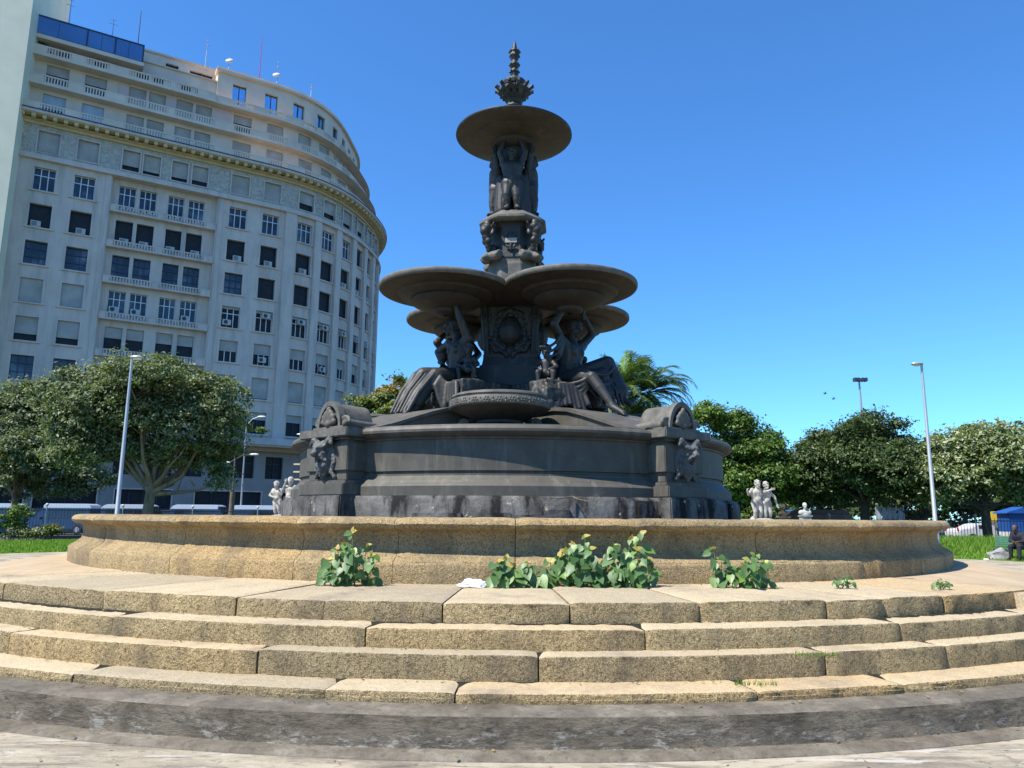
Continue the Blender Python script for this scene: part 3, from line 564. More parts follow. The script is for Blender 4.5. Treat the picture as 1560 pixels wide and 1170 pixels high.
def figure(T,J,s=1.0,female=True,legs=True,curly=False,fat=1.0):
    """one body from a pose: joints in local (x tangential, y outward, z up)"""
    mb=MB(); V=lambda k:Vector(J[k])
    G=lambda v:T(*v)
    def c(a,b,r0,r1): mb.cap(G(a),G(b),r0*s*fat,r1*s*fat)
    pel,ch,nk=V('pel'),V('ch'),V('nk'); xs=(V('shR')-V('shL')).normalized()
    mb2=[]
    for q in (-1,1):
        c(pel+xs*.085*q*s,pel+(ch-pel)*.45+xs*.06*q*s,.125,.10); c(pel+(ch-pel)*.45+xs*.06*q*s,ch+xs*.075*q*s,.10,.135)
        c(ch+xs*.06*q*s,V('shR' if q>0 else 'shL'),.11,.075)
    c(pel,ch,.13,.14); c(ch,nk,.13,.06); c(nk,V('hd'),.058,.055)
    f=V('f')
    if female:
        for q in (-1,1): mb.ell(G(ch+xs*.085*q*s+f*.115*s+Vector((0,0,-.02*s))),.068*s)
    else:
        mb.ell(G(pel+(ch-pel)*.35+f*.05*s),.13*s)
    o=G((0,0,0)); fd=G(V('hf'))-o; up=G(V('hu'))-o
    head(mb,G(V('hd'))+up*.05*s,fd,up,s*1.02,True,curly)
    for q in 'LR':
        c(V('sh'+q),V('el'+q),.062,.05); c(V('el'+q),V('wr'+q),.05,.034)
        d=G(V('wr'+q))-G(V('el'+q)); hand(mb,G(V('wr'+q)),d.normalized()*.6+(G(V('hd'+q))-o).normalized()*.4 if 'hd'+q in J else d,G(f)-o,s)
        if legs:
            h=pel+xs*(.09 if q=='R' else -.09)*s
            c(h,V('kn'+q),.115,.075); c(V('kn'+q),V('kn'+q)+(V('an'+q)-V('kn'+q))*.4,.072,.068); c(V('kn'+q)+(V('an'+q)-V('kn'+q))*.35,V('an'+q),.068,.04)
            t=V('to'+q); c(V('an'+q)+Vector((0,0,-.02*s)),t,.045,.035); c(V('an'+q),V('an'+q)-(t-V('an'+q))*.25+Vector((0,0,-.03*s)),.045,.04)
            for w_ in range(5): c(t+xs*(.02*(w_-2))*s,t+(t-V('an'+q))*.2+xs*(.02*(w_-2))*s,.014,.012)
    return mb
def cloth(mb,T,a,b,a2,b2,n,r,sag,rng,zmin=None):
    """hanging folds between two edges"""
    for i in range(n):
        t=i/(n-1); p=Vector(a).lerp(Vector(b),t); q=Vector(a2).lerp(Vector(b2),t); m_=(p+q)/2+Vector((0,sag,0)); rr_=r*rng.uniform(.75,1.25)
        mb.cap(T(*p),T(*m_),rr_,rr_*1.15,8); mb.cap(T(*m_),T(*q),rr_*1.15,rr_,8)
def seated(a,variant):
    T=FR(a); s=1.36
    if variant==1:   # arms raised round the head, knee drawn up to the right, bare leg stretched down
        J=dict(pel=(.30,1.48,4.32),ch=(.34,1.47,4.90),nk=(.38,1.47,5.18),hd=(.38,1.57,5.34),shL=(.02,1.50,5.10),shR=(.72,1.42,5.12),elL=(-.34,1.66,5.36),wrL=(-.14,1.76,5.70),elR=(1.02,1.45,5.40),wrR=(.74,1.52,5.66),f=(.05,1,0),hf=(.0,1,-.35),hu=(0,.1,1),knL=(-.06,2.42,4.20),anL=(.03,2.84,3.62),toL=(.06,3.10,3.44),knR=(.74,2.12,4.62),anR=(.74,2.42,3.92),toR=(.78,2.66,3.74))
    else:            # one arm raised to the bowl, both legs under a long cloth
        J=dict(pel=(.02,1.48,4.32),ch=(.02,1.47,4.90),nk=(-.06,1.48,5.18),hd=(-.16,1.57,5.34),shL=(-.38,1.42,5.12),shR=(.32,1.5,5.10),elR=(.32,1.68,5.42),wrR=(.27,1.80,5.74),elL=(-.80,1.42,5.0),wrL=(-.46,1.58,4.70),f=(-.05,1,0),hf=(-.35,1,-.1),hu=(0,.1,1),knL=(-.24,2.22,4.32),anL=(-.18,2.60,3.64),toL=(-.14,2.84,3.46),knR=(.20,2.20,4.26),anR=(.22,2.66,3.58),toR=(.26,2.92,3.44))
    mb=figure(T,J,s,True,fat=1.2); g_=sculpt('seated_figure',mb,M['bronzeshade'],FO,.015,1)
    # rock seat
    rg=random.Random(variant); mb=MB(); mb.box(-.85,.95,.8,1.95,3.3,4.15,T)
    for i in range(26):
        x_,z_=rg.uniform(-.8,.9),rg.uniform(3.45,4.05); h_=rg.uniform(.08,.2); mb.box(x_-h_,x_+h_,1.6,1.95+.28*(4.2-z_)+rg.uniform(-.05,.12),z_-h_*.6,z_+h_*.5,T)
    sculpt('rock_seat',mb,M['bronzeshade'],g_,.04,1,.03)
    mb=MB(); rg=random.Random(10+variant); q=0
    def band(pts,r): 
        for (p,p2) in zip(pts[:-1],pts[1:]): mb.cap(T(*p),T(*p2),r,r)
    def swag(a_,b_,sag,r,n=7,push=.05):
        a_=Vector(a_);b_=Vector(b_); pts=[]
        for i in range(n+1):
            t=i/n; p=a_.lerp(b_,t); k=4*t*(1-t); pts.append(p+Vector((0,push*k,-sag*k)))
        band(pts,r)
    if variant==1:
        mb.cap(T(.35,1.5,4.34),T(.74,2.10,4.62),.23,.17); mb.cap(T(.22,1.5,4.32),T(-.02,2.2,4.24),.22,.17); mb.cap(T(.74,2.10,4.62),T(.76,2.42,4.0),.16,.17)
        mb.cap(T(.3,1.9,4.3),T(.4,2.25,4.3),.2,.16)
        for i in range(4): swag((-.12+.03*i,2.40-.03*i,4.30-.10*i),(.70,2.28,4.52-.15*i),.12+.06*i,.026,push=.12)
        cloth(mb,T,(.10,2.36,4.2),(.70,2.34,4.3),(.16,2.46,3.66),(.80,2.57,3.74),7,.034,.06,rg)
        for i in range(4): swag((-.55+.05*i,1.7+.05*i,4.2),(-.12+.03*i,2.38,4.2),.12+.1*i,.035)
        for i in range(7): mb.cap(T(-.55+.07*i,2.02+.03*i,4.05),T(-.60+.085*i,2.12+.04*i,3.60+rg.uniform(-.05,.1)),.05,.045)
        for i in range(4): swag((-.10+.03*i,1.62,5.26-.06*i),(-.60+.05*i,1.55,4.86-.07*i),.12+.03*i,.032,push=.08)
    else:
        mb.cap(T(.0,1.5,4.32),T(-.24,2.18,4.32),.22,.17); mb.cap(T(.08,1.5,4.32),T(.20,2.16,4.26),.21,.16)
        mb.cap(T(-.24,2.2,4.32),T(-.18,2.60,3.70),.15,.15); mb.cap(T(.20,2.2,4.26),T(.2,2.64,3.68),.15,.14)
        cloth(mb,T,(-.36,2.30,4.36),(.28,2.32,4.24),(-.34,2.84,3.50),(.30,2.90,3.46),6,.042,.05,rg)
        for i in range(4): swag((-.36+.01*i,2.32+.08*i,4.28-.2*i),(.30,2.34+.10*i,4.16-.16*i),.16+.05*i,.024,push=.12)
        for i in range(7): swag((.36,2.2+.02*i,4.2-.03*i),(.66+.03*i,1.9,4.12-.02*i),.10+.07*i,.045)
        for i in range(6): mb.cap(T(.42+.07*i,2.12,4.05),T(.46+.085*i,2.2,3.66+rg.uniform(-.06,.1)),.055,.05)
        for i in range(5): swag((-.9+.05*i,1.45,4.45-.03*i),(-.3,1.75,4.36-.05*i),.05+.03*i,.06)
        mb.ell(T(-.75,1.45,4.36),(.28,.25,.2))
    sculpt('statue_drapery',mb,M['bronzeshade'],g_,.018,3)
seated(41,1); seated(-48,0); seated(130,0); seated(220,1)
# putti with jars between the seated figures
def putto(T,x,y,z,s,face,jar=True):
    mb=MB(); L=lambda a,b,c:T(x+a*s,y+b*s,z+c*s)
    mb.ell(L(0,0,.18),.13*s); mb.cap(L(0,0,.15),L(0,.01,.38),.12*s,.11*s); head(mb,L(0,.05,.60),T(*face)-T(0,0,0),(0,0,1),s*1.05,True,True)
    for q in (-1,1):
        mb.cap(L(q*.12,.02,.42),L(q*.22,.10,.28),.055*s,.05*s); mb.cap(L(q*.22,.10,.28),L(q*.08,.22,.20),.05*s,.04*s)
        mb.cap(L(q*.08,.02,.12),L(q*.16,.26,.14),.085*s,.06*s); mb.cap(L(q*.16,.26,.14),L(q*.14,.28,-.14),.06*s,.04*s); mb.cap(L(q*.14,.28,-.14),L(q*.16,.38,-.17),.04*s,.03*s)
    if jar: mb.ell(L(.04,.25,.18),.12*s); mb.cap(L(.04,.25,.18),L(.06,.42,.10),.06*s,.08*s)
    return mb
for q in range(4):
    T=FR(ROT+90*q)
    sculpt('putto',putto(T,-.78,1.30,4.28,.95,(.3,1,-.1)),M['bronzeshade'],FO,.016,1)
    sculpt('putto',putto(T,.80,1.35,4.20,.95,(-.3,1,-.3),False),M['bronzeshade'],FO,.016,1)
# caryatid children under the upper bowl
for q in range(4):
    T=FR(ROT+90*q); s=1.0
    J=dict(pel=(0,.40,8.84),ch=(0,.38,9.22),nk=(0,.39,9.38),hd=(0,.44,9.46),shL=(-.19,.36,9.34),shR=(.19,.36,9.34),elL=(-.28,.40,9.60),wrL=(-.20,.40,9.84),elR=(.29,.40,9.60),wrR=(.21,.40,9.84),f=(0,1,0),hf=(.05,1,-.15),hu=(0,.1,1),knL=(-.11,.48,8.56),anL=(-.08,.44,8.28),toL=(-.11,.55,8.23),knR=(.11,.46,8.54),anR=(.11,.44,8.28),toR=(.15,.55,8.23))
    mb=figure(T,J,1.0,False,True,True,fat=1.32); mb.cap(T(-.24,.26,8.95),T(-.24,.30,8.25),.12,.13); mb.cap(T(.24,.26,9.0),T(.25,.30,8.25),.12,.12)
    mb.cap(T(-.15,.28,9.1),T(.2,.30,8.75),.07,.06)
    sculpt('caryatid_child',mb,M['bronzeshade'],FO,.016,1)
# ---------------------------------------------------------------- office building
BP=Vector((-41.713,62.979,0)); BA=.54215; BDv=Vector((math.cos(BA),math.sin(BA),0)); BN=Vector((math.sin(BA),-math.cos(BA),0)); S0=19.0; BR=19.0
BC=BP+BDv*S0-BN*BR
def sst(x,a,b): t=max(0,min(1,(x-a)/(b-a))); return t*t*(3-2*t)
def bm_(s,o,z):
    o-=.75*sst(s,24,36)
    if z>35.6: o-=(.3 if z<36.7 else .7 if z<39.7 else 1.2 if z<42.6 else 1.8)*sst(s,21,38)
    if s<=S0: p=BP+BDv*s+BN*o
    else:
        th=(s-S0)/BR; p=BC+BN*((BR+o)*math.cos(th))+BDv*((BR+o)*math.sin(th))
    return Vector((p.x,p.y,z))
SL,SE=-9.0,52.0
BLD=tag(empty('office_building',bm_(10,0,0)),'twelve storey pale stone office building with rounded corner and stepped back top floors','building')
Z0=10.36; H=3.4
colsA=[(0.0,.84),(3.10,.84)]; colsB=[(6.65,.72),(8.42,.73),(10.89,.71),(12.73,.72)]; colsC=[(16.55,.85),(19.75,.83)]
colsD=[(23.45+3.0*i,.85) for i in range(9)]
ALL=colsA+colsB+colsC+colsD; extraL=[(-3.1,.84),(-6.2,.84)]
rb=random.Random(21)
def sbox(mb,s0,s1,o0,o1,z0,z1,mi=0):
    n=1 if s1<=S0 else max(1,int((s1-s0)/.9)); ss=[s0+(s1-s0)*i/n for i in range(n+1)]; zk=z0+1e-4
    if s0<S0<s1: ss=sorted(set([s0,S0]+[x for x in ss if x>S0]))
    vs=[]
    for q in ss:
        for o,z in ((o0,z0),(o1,z0),(o1,z1),(o0,z1)): vs.append(bm_(q,o,z))
    m=len(ss); fs=[(i*4+q,(i+1)*4+q,(i+1)*4+(q+1)%4,i*4+(q+1)%4) for i in range(m-1) for q in range(4)]+[(0,1,2,3),((m-1)*4+3,(m-1)*4+2,(m-1)*4+1,(m-1)*4)]
    mb.add(vs,fs,mi)
def wall_band(mb,s0,s1,z0,z1,off,opens,depth=.42,mi=0):
    """wall from z0 to z1 with real recessed openings [(s0,s1,z0,z1)]"""
    opens=sorted(o for o in opens if o[0]>s0 and o[1]<s1); cur=s0
    def quad(a,b,za,zb):
        if b-a<1e-4 or zb-za<1e-4: return
        n=1 if b<=S0 else max(1,int((b-a)/.8)); ss=[a+(b-a)*i/n for i in range(n+1)]
        if a<S0<b: ss=sorted(set(ss+[S0]))
        for p,q in zip(ss[:-1],ss[1:]): mb.add([bm_(p,off,za),bm_(q,off,za),bm_(q,off,zb),bm_(p,off,zb)],[(0,1,2,3)],mi)
    for a,b,za,zb in opens:
        quad(cur,a,z0,z1); quad(a,b,z0,za); quad(a,b,zb,z1); cur=b; i=off-depth
        for (p,q) in (((a,za),(a,zb)),((a,zb),(b,zb)),((b,zb),(b,za)),((b,za),(a,za))):
            mb.add([bm_(p[0],off,p[1]),bm_(q[0],off,q[1]),bm_(q[0],i,q[1]),bm_(p[0],i,p[1])],[(0,1,2,3)],mi)
        mb.add([bm_(a,i,za),bm_(b,i,za),bm_(b,i,zb),bm_(a,i,zb)],[(0,1,2,3)],1)
    quad(cur,s1,z0,z1)
WIN=[]     # deferred windows
def window(s,hw,zc,hh,off,kind,blind=0.,prio=1.,glass='glass',nv=2,nh=1,fr='frame',sh='shutter'): WIN.append((prio,s,hw,zc,hh,off,kind,blind,glass,nv,nh,fr,sh))
def make_window(W,mbf,mbp,mbs):
    _,s,hw,zc,hh,off,kind,blind,glass,nv,nh,fr,sh=W
    i=off-.30; t=.045
    for (a,b,c,d) in ((s-hw,s-hw+t,zc-hh,zc+hh),(s+hw-t,s+hw,zc-hh,zc+hh),(s-hw+t,s+hw-t,zc-hh,zc-hh+t),(s-hw+t,s+hw-t,zc+hh-t,zc+hh)): sbox(mbf,a,b,i-.05,i+.03,c,d)
    for k in range(1,nv): q=s-hw+2*hw*k/nv; sbox(mbf,q-.035,q+.035,i-.045,i+.025,zc-hh+t,zc+hh-t)
    if nh>1: sbox(mbf,s-hw+t,s+hw-t,i-.04,i+.02,zc+hh*.32,zc+hh*.32+.07)
    if nh>2: sbox(mbf,s-hw+t,s+hw-t,i-.04,i+.02,zc-hh*.38,zc-hh*.38+.05)
    sbox(mbp,s-hw+t,s+hw-t,i-.07,i-.052,zc-hh+t,zc+hh-t)
    if blind>0: sbox(mbs,s-hw+.01,s+hw-.01,i+.06,i+.09,zc+hh-2*hh*blind+.01,zc+hh-.005)
ACS=[]
def ac(s,z,off,split=False): ACS.append((s,z,off,split))
wall=MB(); trim=MB(); friez=MB(); corn=MB(); rel=MB()
ZB=Z0-H/2
def isB(s): return 5.3<s<14.5
for k in range(7):
    zc=Z0+H*k; z0=zc-H/2; z1=z0+H
    for sec in (extraL+colsA,colsB,colsC,colsD):
        B=sec is colsB; D=sec is colsD
        off=-.55 if B else 0.; hh=1.12 if B else 1.05
        a,b=(SL,5.3) if sec[0][0]<1 else (5.3,14.5) if B else (14.5,21.75) if sec is colsC else (21.75,SE)
        zo=zc-.0
        ops=[(s-w_,s+w_,zo-hh,zo+hh) for s,w_ in sec]
        wall_band(wall,a,b,z0,z1,off,ops,.42)
        for ci,(s,w_) in enumerate(sec):
            if s<-1: window(s,w_,zo,hh,off,'w',.3,.1); continue
            vis=1.0-.12*max(0,(s-30)/3) - (.6 if s>36 else 0)
            if s<16 and k==0: vis-=.5
            if not B:   # surround, sill
                for q in (-1,1): sbox(trim,s+q*(w_+.0) if q>0 else s-w_-.2,s+w_+.2 if q>0 else s-w_,off-.0,off+.045,zo-hh-.05,zo+hh+.14)
                sbox(trim,s-w_,s+w_,off-.0,off+.045,zo+hh,zo+hh+.14)
                sbox(trim,s-w_-.3,s+w_+.3,off-.02,off+.16,zo-hh-.18,zo-hh-.05)
            else: sbox(trim,s-w_-.06,s+w_+.06,off-.02,off+.06,zo-hh-.06,zo-hh)
            if k==6: window(s,w_,zo,hh,off,'w',0,vis,nv=3,nh=2)
            elif k==5:
                window(s,w_,zo,hh,off,'w',0,vis,'dark',1,1,'framedark')
                if ci!=1 or not D: ac(s+rb.uniform(-.35,.3),zo-hh+.25,off)
            elif k==4: window(s,w_,zo,hh,off,'w',0,vis,'glass' if s<18 else 'dark',3 if s<18 else 1,3 if s<18 else 1,'framedark')
            elif k==3:
                if s<5: window(s,w_,zo,hh,off,'w',.97,vis)
                elif B: window(s,w_,zo,hh,off,'w',0,vis,'glass',3,2); 
                else: window(s,w_,zo,hh,off,'w',.12,vis,'dark',3,2)
                if B and ci!=2: ac(s-.2,zo-hh+.45,off,True)
                if s>15: ac(s+.05+(-.4 if s<18 else .1),zo+(.55 if s>18 else -.6),off,True)
            elif k==2:
                bl=.72 if s<5 else .45 if B else .5
                window(s,w_,zo,hh,off,'w',bl,vis,'dark',3 if s>15 else 1,1,'frame' if s>15 else 'framedark')
                if s>15 and ci in (1,) : ac(s,zo-.55,off,True)
            elif k==1: window(s,w_,zo,hh,off,'w',0 if s<14 else (.96,.96,.96,.6,.97,.5,.9,.3,.8)[ci] if D else .96,vis,'glass',3,3,'framedark')
            else: window(s,w_,zo,hh,off,'w',.35,vis,'dark',2,1,'framedark')
    # balconies of the recessed bay: slab, solid ends and balusters
    sbox(trim,5.3,14.5,-.56,.10,z0-.02,z0+.13); sbox(trim,5.3,14.5,-.02,.10,z0+.56,z0+.66)
    for p,q in ((5.3,5.85),(9.35,10.0),(13.6,14.5)): sbox(trim,p,q,-.0,.075,z0+.13,z0+.56)
    for p,q in ((5.85,9.35),(10.0,13.6)):
        n=14
        for i in range(n): x=p+(q-p)*(i+.5)/n; sbox(trim,x-.06,x+.06,.0,.075,z0+.13,z0+.56)
ZT=Z0+H*6+H/2      # 32.46
# jambs of recess
for s in (5.3,14.5): wall.add([bm_(s,0,ZB),bm_(s,-.56,ZB),bm_(s,-.56,ZT),bm_(s,0,ZT)],[(0,1,2,3)])
# pilasters between the windows of the rounded corner
for i in range(-1,9):
    s=23.45+3.0*(i+.5); sbox(trim,s-.42 if i>=0 else s-.75,s+.42,-.02,.30,ZB,ZT-.02)
for s in (5.0,14.85): sbox(trim,s-.22,s+.22,-.02,.10,ZB,ZT-.02)
sbox(trim,-2.15,-1.98,0,.14,2,ZT)     # rain pipe
# entablature, frieze storey
sbox(trim,SL,SE,-.6,.42,ZT-.03,ZT+.22); sbox(trim,SL,SE,-.6,.30,ZT+.22,ZT+.42); sbox(trim,SL,SE,-.3,.16,ZT+.42,ZT+.55)
zf=34.25; F0,F1=ZT+.5,35.75
wall_band(friez,SL,SE,F0,F1,0,[(s-w_,s+w_,zf-1.0,zf+1.0) for s,w_ in ALL],.42)
for ci,(s,w_) in enumerate(ALL):
    for q in (-1,1): sbox(trim,s+w_ if q>0 else s-w_-.12,s+w_+.12 if q>0 else s-w_,0,.09,zf-1.1,zf+1.12)
    sbox(trim,s-w_,s+w_,0,.09,zf+1.0,zf+1.12); sbox(trim,s-w_,s+w_,0,.09,zf-1.1,zf-1.0)
    window(s,w_,zf,1.0,0,'w',(.93,.95,.72,.8,.78,.72,.95,.97,.6,.66,.7,.6,.8,.8,.8,.8,.8)[ci],1.0-.12*max(0,(s-30)/3)-(.6 if s>36 else 0),'dark',1,1,'framedark')
s=SL+.2
while s<SE-.2:
    for j in range(7):
        z=F0+.2+j*.46+rb.uniform(-.08,.08); x=s+rb.uniform(-.1,.1)
        if any(abs(x-c)<w_+.32 and abs(z-zf)<1.3 for c,w_ in ALL): continue
        r=rb.uniform(.13,.24); t=rb.uniform(0,3.14); a=[(r*math.cos(t),r*math.sin(t)),(-r*.5*math.sin(t),r*.5*math.cos(t)),(-r*math.cos(t),-r*math.sin(t)),(r*.5*math.sin(t),-r*.5*math.cos(t))]
        rel.add([bm_(x+u,0.0,z+v) for u,v in a]+[bm_(x,.15,z)],[(0,1,4),(1,2,4),(2,3,4),(3,0,4)])
    s+=.43
# cornice: tan soffit with brackets, projecting slab
sbox(corn,SL,SE,-.1,.25,35.72,35.95); sbox(corn,SL,SE,-.1,.5,35.95,36.1)
s=SL+.3
while s<SE: sbox(corn,s-.16,s+.16,.0,1.12,35.98,36.26); s+=.82
sbox(corn,SL,SE,-.3,1.18,36.26,36.34); sbox(trim,SL,SE,-1.2,1.3,36.34,36.58)
mb=MB(); sbox(mb,SL,SE,.9,1.36,36.58,36.66); mb.build('cornice_edge',M['framedark'],BLD)
def parapet(mb,s0,s1,off,zb,zt,cs,bw=.95):
    sbox(mb,s0,s1,off-.14,off+.02,zt-.12,zt); sbox(mb,s0,s1,off-.14,off+.02,zb,zb+.12); cur=s0
    for c in sorted(cs)+[None]:
        e=s1 if c is None else c-bw
        if e>cur: sbox(mb,cur,min(e,s1),off-.12,off,zb+.12,zt-.12)
        if c is None or c-bw<s0 or c+bw>s1: 
            if c is None: break
            continue
        for i in range(8): x=c-bw+2*bw*(i+.5)/8; sbox(mb,x-.055,x+.055,off-.11,off-.01,zb+.12,zt-.12)
        cur=c+bw
up=MB(); pk=MB()
uc=[(0,.9),(3.1,.9),(6.65,.75),(8.42,.75),(10.9,.75),(12.7,.75),(16.5,.9),(19.9,.9)]+[(23.45+3.0*i,.85) for i in range(8)]
cc=[c for c,_ in uc]
# storeys above the cornice, each stepped back behind a balcony
TP=[(36.5,39.75,-.7,38.35,.85),(39.75,42.75,-1.1,41.35,.95)]
for fi,(z0,z1,off,zc,hh) in enumerate(TP):
    wall_band(up,SL,SE,z0,z1,off,[(s-w_,s+w_,zc-hh,zc+hh) for s,w_ in uc],.45)
    for ci,(s,w_) in enumerate(uc): window(s,w_,zc,hh,off,'w',.45 if (fi==1 and ci in(0,1,6)) else (.75 if ci==0 else .98),.93-(.5 if s>36 else 0),'glass',2,1,'framedark' if fi else 'frame',sh='shutterblue' if ci<2 and fi==0 else 'shutter')
sbox(up,SL,SE,-1.0,.25,39.55,39.75); sbox(up,SL,13.6,-1.3,-.05,42.5,42.72); sbox(up,13.6,SE,-1.5,-.15,42.5,42.72)
parapet(up,SL,22.5,1.02,36.62,37.4,[c for c in cc if c<21]); parapet(up,22.5,SE,.92,36.62,37.4,[c for c in cc if c>23])
parapet(up,SL,21.5,.2,39.75,40.55,[c for c in cc if c<20]); parapet(up,21.5,SE,.1,39.75,40.5,[c for c in cc if c>23])
parapet(up,SL,13.6,-.08,42.72,43.5,[c for c in cc if c<13]); parapet(up,13.6,SE,-.2,42.72,43.4,[c for c in cc if c>15])
for p,q in ((5.0,15.5),): sbox(pk,p,q,-1.12,-1.04,40.6,42.45); 
pk_ops=[c for c in uc if 5<c[0]<15]
pk=MB(); cur=5.0
for s_,w_ in pk_ops: sbox(pk,cur,s_-w_-.02,-1.12,-1.04,39.8,42.48); cur=s_+w_+.02
sbox(pk,cur,15.4,-1.12,-1.04,39.8,42.48)
# penthouse storey
uc3=[(16.0,.68),(19.3,.7),(22.6,.72),(25.9,.68),(29.0,.6),(32,.6),(35,.6),(38,.6)]
wall_band(up,13.8,SE,42.72,46.9,-1.3,[(s-w_,s+w_,43.5,45.75) for s,w_ in uc3],.45)
for s,w_ in uc3: window(s,w_,44.62,1.12,-1.3,'w',0,.9-(.5 if s>36 else 0),'blueglass',2,1,'framedark')
sbox(up,13.6,SE,-2.2,-.95,46.6,46.85); sbox(up,13.7,SE,-2.4,-1.15,46.85,47.15)
up.add([bm_(13.8,-1.3,42.7),bm_(13.8,-9,42.7),bm_(13.8,-9,46.9),bm_(13.8,-1.3,46.9)],[(0,1,2,3)])
uc4=[(0.2,.5),(3.3,.5),(7.0,.55),(8.4,.55),(11.0,.5),(12.3,.5)]
wall_band(up,SL,13.8,42.72,45.6,-1.6,[(s-w_,s+w_,43.0,44.3) for s,w_ in uc4],.45)
for s,w_ in uc4: window(s,w_,43.65,.65,-1.6,'w',0,.8,'dark',2,1,'frame')
uc5=[(7.6,.7),(9.6,.6),(11.9,.6),(13.0,.5)]
wall_band(up,6.9,13.8,45.6,47.5,-3.0,[(s-w_,s+w_,46.4,46.9) for s,w_ in uc5],.45)
for s,w_ in uc5: window(s,w_,46.65,.25,-3.0,'w',0,.5,'dark',2,1,'framedark')
sbox(up,SL,13.8,-4,-1.4,45.5,45.62); sbox(up,6.9,13.8,-3.6,-2.8,47.5,47.7)
for off,z in ((-5,46.85),(-3.2,47.2)): pass
wall.build('wall',[M['facade'],M['dark']],BLD); trim.build('stone_trim',M['facade'],BLD); friez.merge(rel,2); friez.build('frieze',[M['frieze'],M['dark'],M['friezerel']],BLD); corn.build('cornice',M['cornice'],BLD)
up.merge(pk,2); up.build('upper_storeys',[M['facadepale'],M['dark'],M['pink']],BLD)
# roof body closing the block
mb=MB(); n=40; ring=[bm_(SL+(SE-SL)*i/n,-1.6,37) for i in range(n+1)]; back=[bm_(SE,-1.6,0)+Vector((-8,18,0)),bm_(SL,-24,0)]
poly=[(p.x,p.y) for p in ring+back]; mb.prism(poly,36.3,36.45); mb.prism([(p.x,p.y) for p in [bm_(13.9+(SE-13.9)*i/30,-2.0,45) for i in range(31)]+[bm_(SE,-2,0)+Vector((-8,16,0)),bm_(13.9,-20,0)]],46.7,46.84)
for p,q in ((ring[-1],back[0]),(back[0],back[1]),(back[1],ring[0])): mb.add([(p.x,p.y,0),(q.x,q.y,0),(q.x,q.y,45),(p.x,p.y,45)],[(0,1,2,3)])
mb.prism([(p.x,p.y) for p in (bm_(SL,-1.7,0),bm_(13.8,-1.7,0),bm_(13.8,-14,0),bm_(SL,-14,0))],45.3,45.45)
mb.build('roof',M['facadepale'],BLD)
# glazed roof screen
mb=MB(); sbox(mb,-2.6,6.75,-.42,-.38,44.75,46.42); mb.build('glass_screen',M['screenglass'],BLD)
mb=MB(); sbox(mb,-2.6,6.8,-.46,-.34,46.42,46.56); sbox(mb,-2.6,6.8,-.46,-.34,44.68,44.76)
for s in (-2.55,2.0,4.35,6.76): sbox(mb,s-.06,s+.06,-.48,-.32,44.7,46.5)
for s in (-.3,3.2,5.5): sbox(mb,s-.015,s+.015,-.44,-.36,44.7,46.5)
mb.build('screen_frame',M['framedark'],BLD)
mb=MB(); sbox(mb,-2.6,6.9,-1.6,-.3,44.3,44.68); mb.build('screen_base',M['facadepale'],BLD)
# podium
pod=MB(); pops=[]
for s in (-5,-1.6,1.8,5.2,8.6,11.6,14.2,17.0,18.9,21.8,25.4,28.2,31,34): pops.append((s-.95,s+.85,5.0,7.15))
pops2=[(-6.5,-2.2,1.9,3.7),(-1.4,1.2,1.9,3.7),(1.9,6.6,1.9,3.8),(8.0,12.6,1.9,3.7),(14.6,20.6,1.2,3.7),(22.0,27,1.2,3.7),(28.5,34,1.2,3.7)]
wall_band(pod,SL,SE,4.3,8.9,-.15,pops,.5); wall_band(pod,SL,SE,0,4.3,-.15,pops2,.5); pod.build('podium',[M['podium'],M['dark']],BLD)
pt=MB()
for a,b,c,d in pops2:
    for q in ((a-.12,b+.12,d,d+.12),(a-.12,b+.12,c-.12,c),(a-.12,a,c,d),(b,b+.12,c,d)): sbox(pt,q[0],q[1],-.15,-.08,q[2],q[3])
pt.build('podium_trim',M['facade'],BLD)
for a,b,c,d in pops: window((a+b)/2,(b-a)/2,(c+d)/2,(d-c)/2,-.15,'w',0,.55 if b>12 else .2,'dark',2,2,'framedark')
for a,b,c,d in pops2: window((a+b)/2,(b-a)/2,(c+d)/2,(d-c)/2,-.15,'w',0,.5,'dark',4,1,'framedark')
cn=MB(); sbox(cn,SL,SE,-.2,2.0,8.15,8.75); cn.build('canopy',M['canopy'],BLD)
cn=MB(); sbox(cn,SL,SE,-.2,1.9,7.95,8.145); sbox(cn,SL,SE,-.2,.6,7.6,7.95); cn.build('canopy_soffit',M['soffit'],BLD)
WIN.sort(key=lambda W:-W[0]); 
fB,pB,sB=MB(),{},{}
for i,W in enumerate(WIN):
    if i<100:
        a,b,c=MB(),MB(),MB(); make_window(W,a,b,c); o=a.build('window',M[W[11]],BLD); b.build('pane',M[W[8]],o)
        if c.v: c.build('shutter',M[W[12]],o)
    else: make_window(W,fB,pB.setdefault(W[8],MB()),sB.setdefault(W[12],MB()))
mats=[M['framedark']]+[M[k] for k in pB]+[M[k] for k in sB]; allm=MB(); allm.merge(fB,0)
for i,k in enumerate(pB): allm.merge(pB[k],1+i)
for i,k in enumerate(sB): allm.merge(sB[k],1+len(pB)+i)
tag(allm.build('window',mats,BLD),kind='stuff')
for s,z,off,split in ACS:
    if s>40: continue
    mb=MB(); sbox(mb,s-.38,s+.38,off-.25,off+(.22 if split else .12),z-.26,z+.26); o=mb.build('air_conditioner',M['ac'],BLD)
    mb=MB()
    if split:
        vs=[bm_(s-.1+.2*math.cos(t*.5236),off+.225,z+.2*math.sin(t*.5236)) for t in range(12)]; mb.add(vs,[tuple(range(12))])
    else:
        for j in range(4): sbox(mb,s-.32,s+.10,off+.121,off+.13,z-.18+j*.1,z-.13+j*.1)
    mb.build('grille',M['acdark'],o)
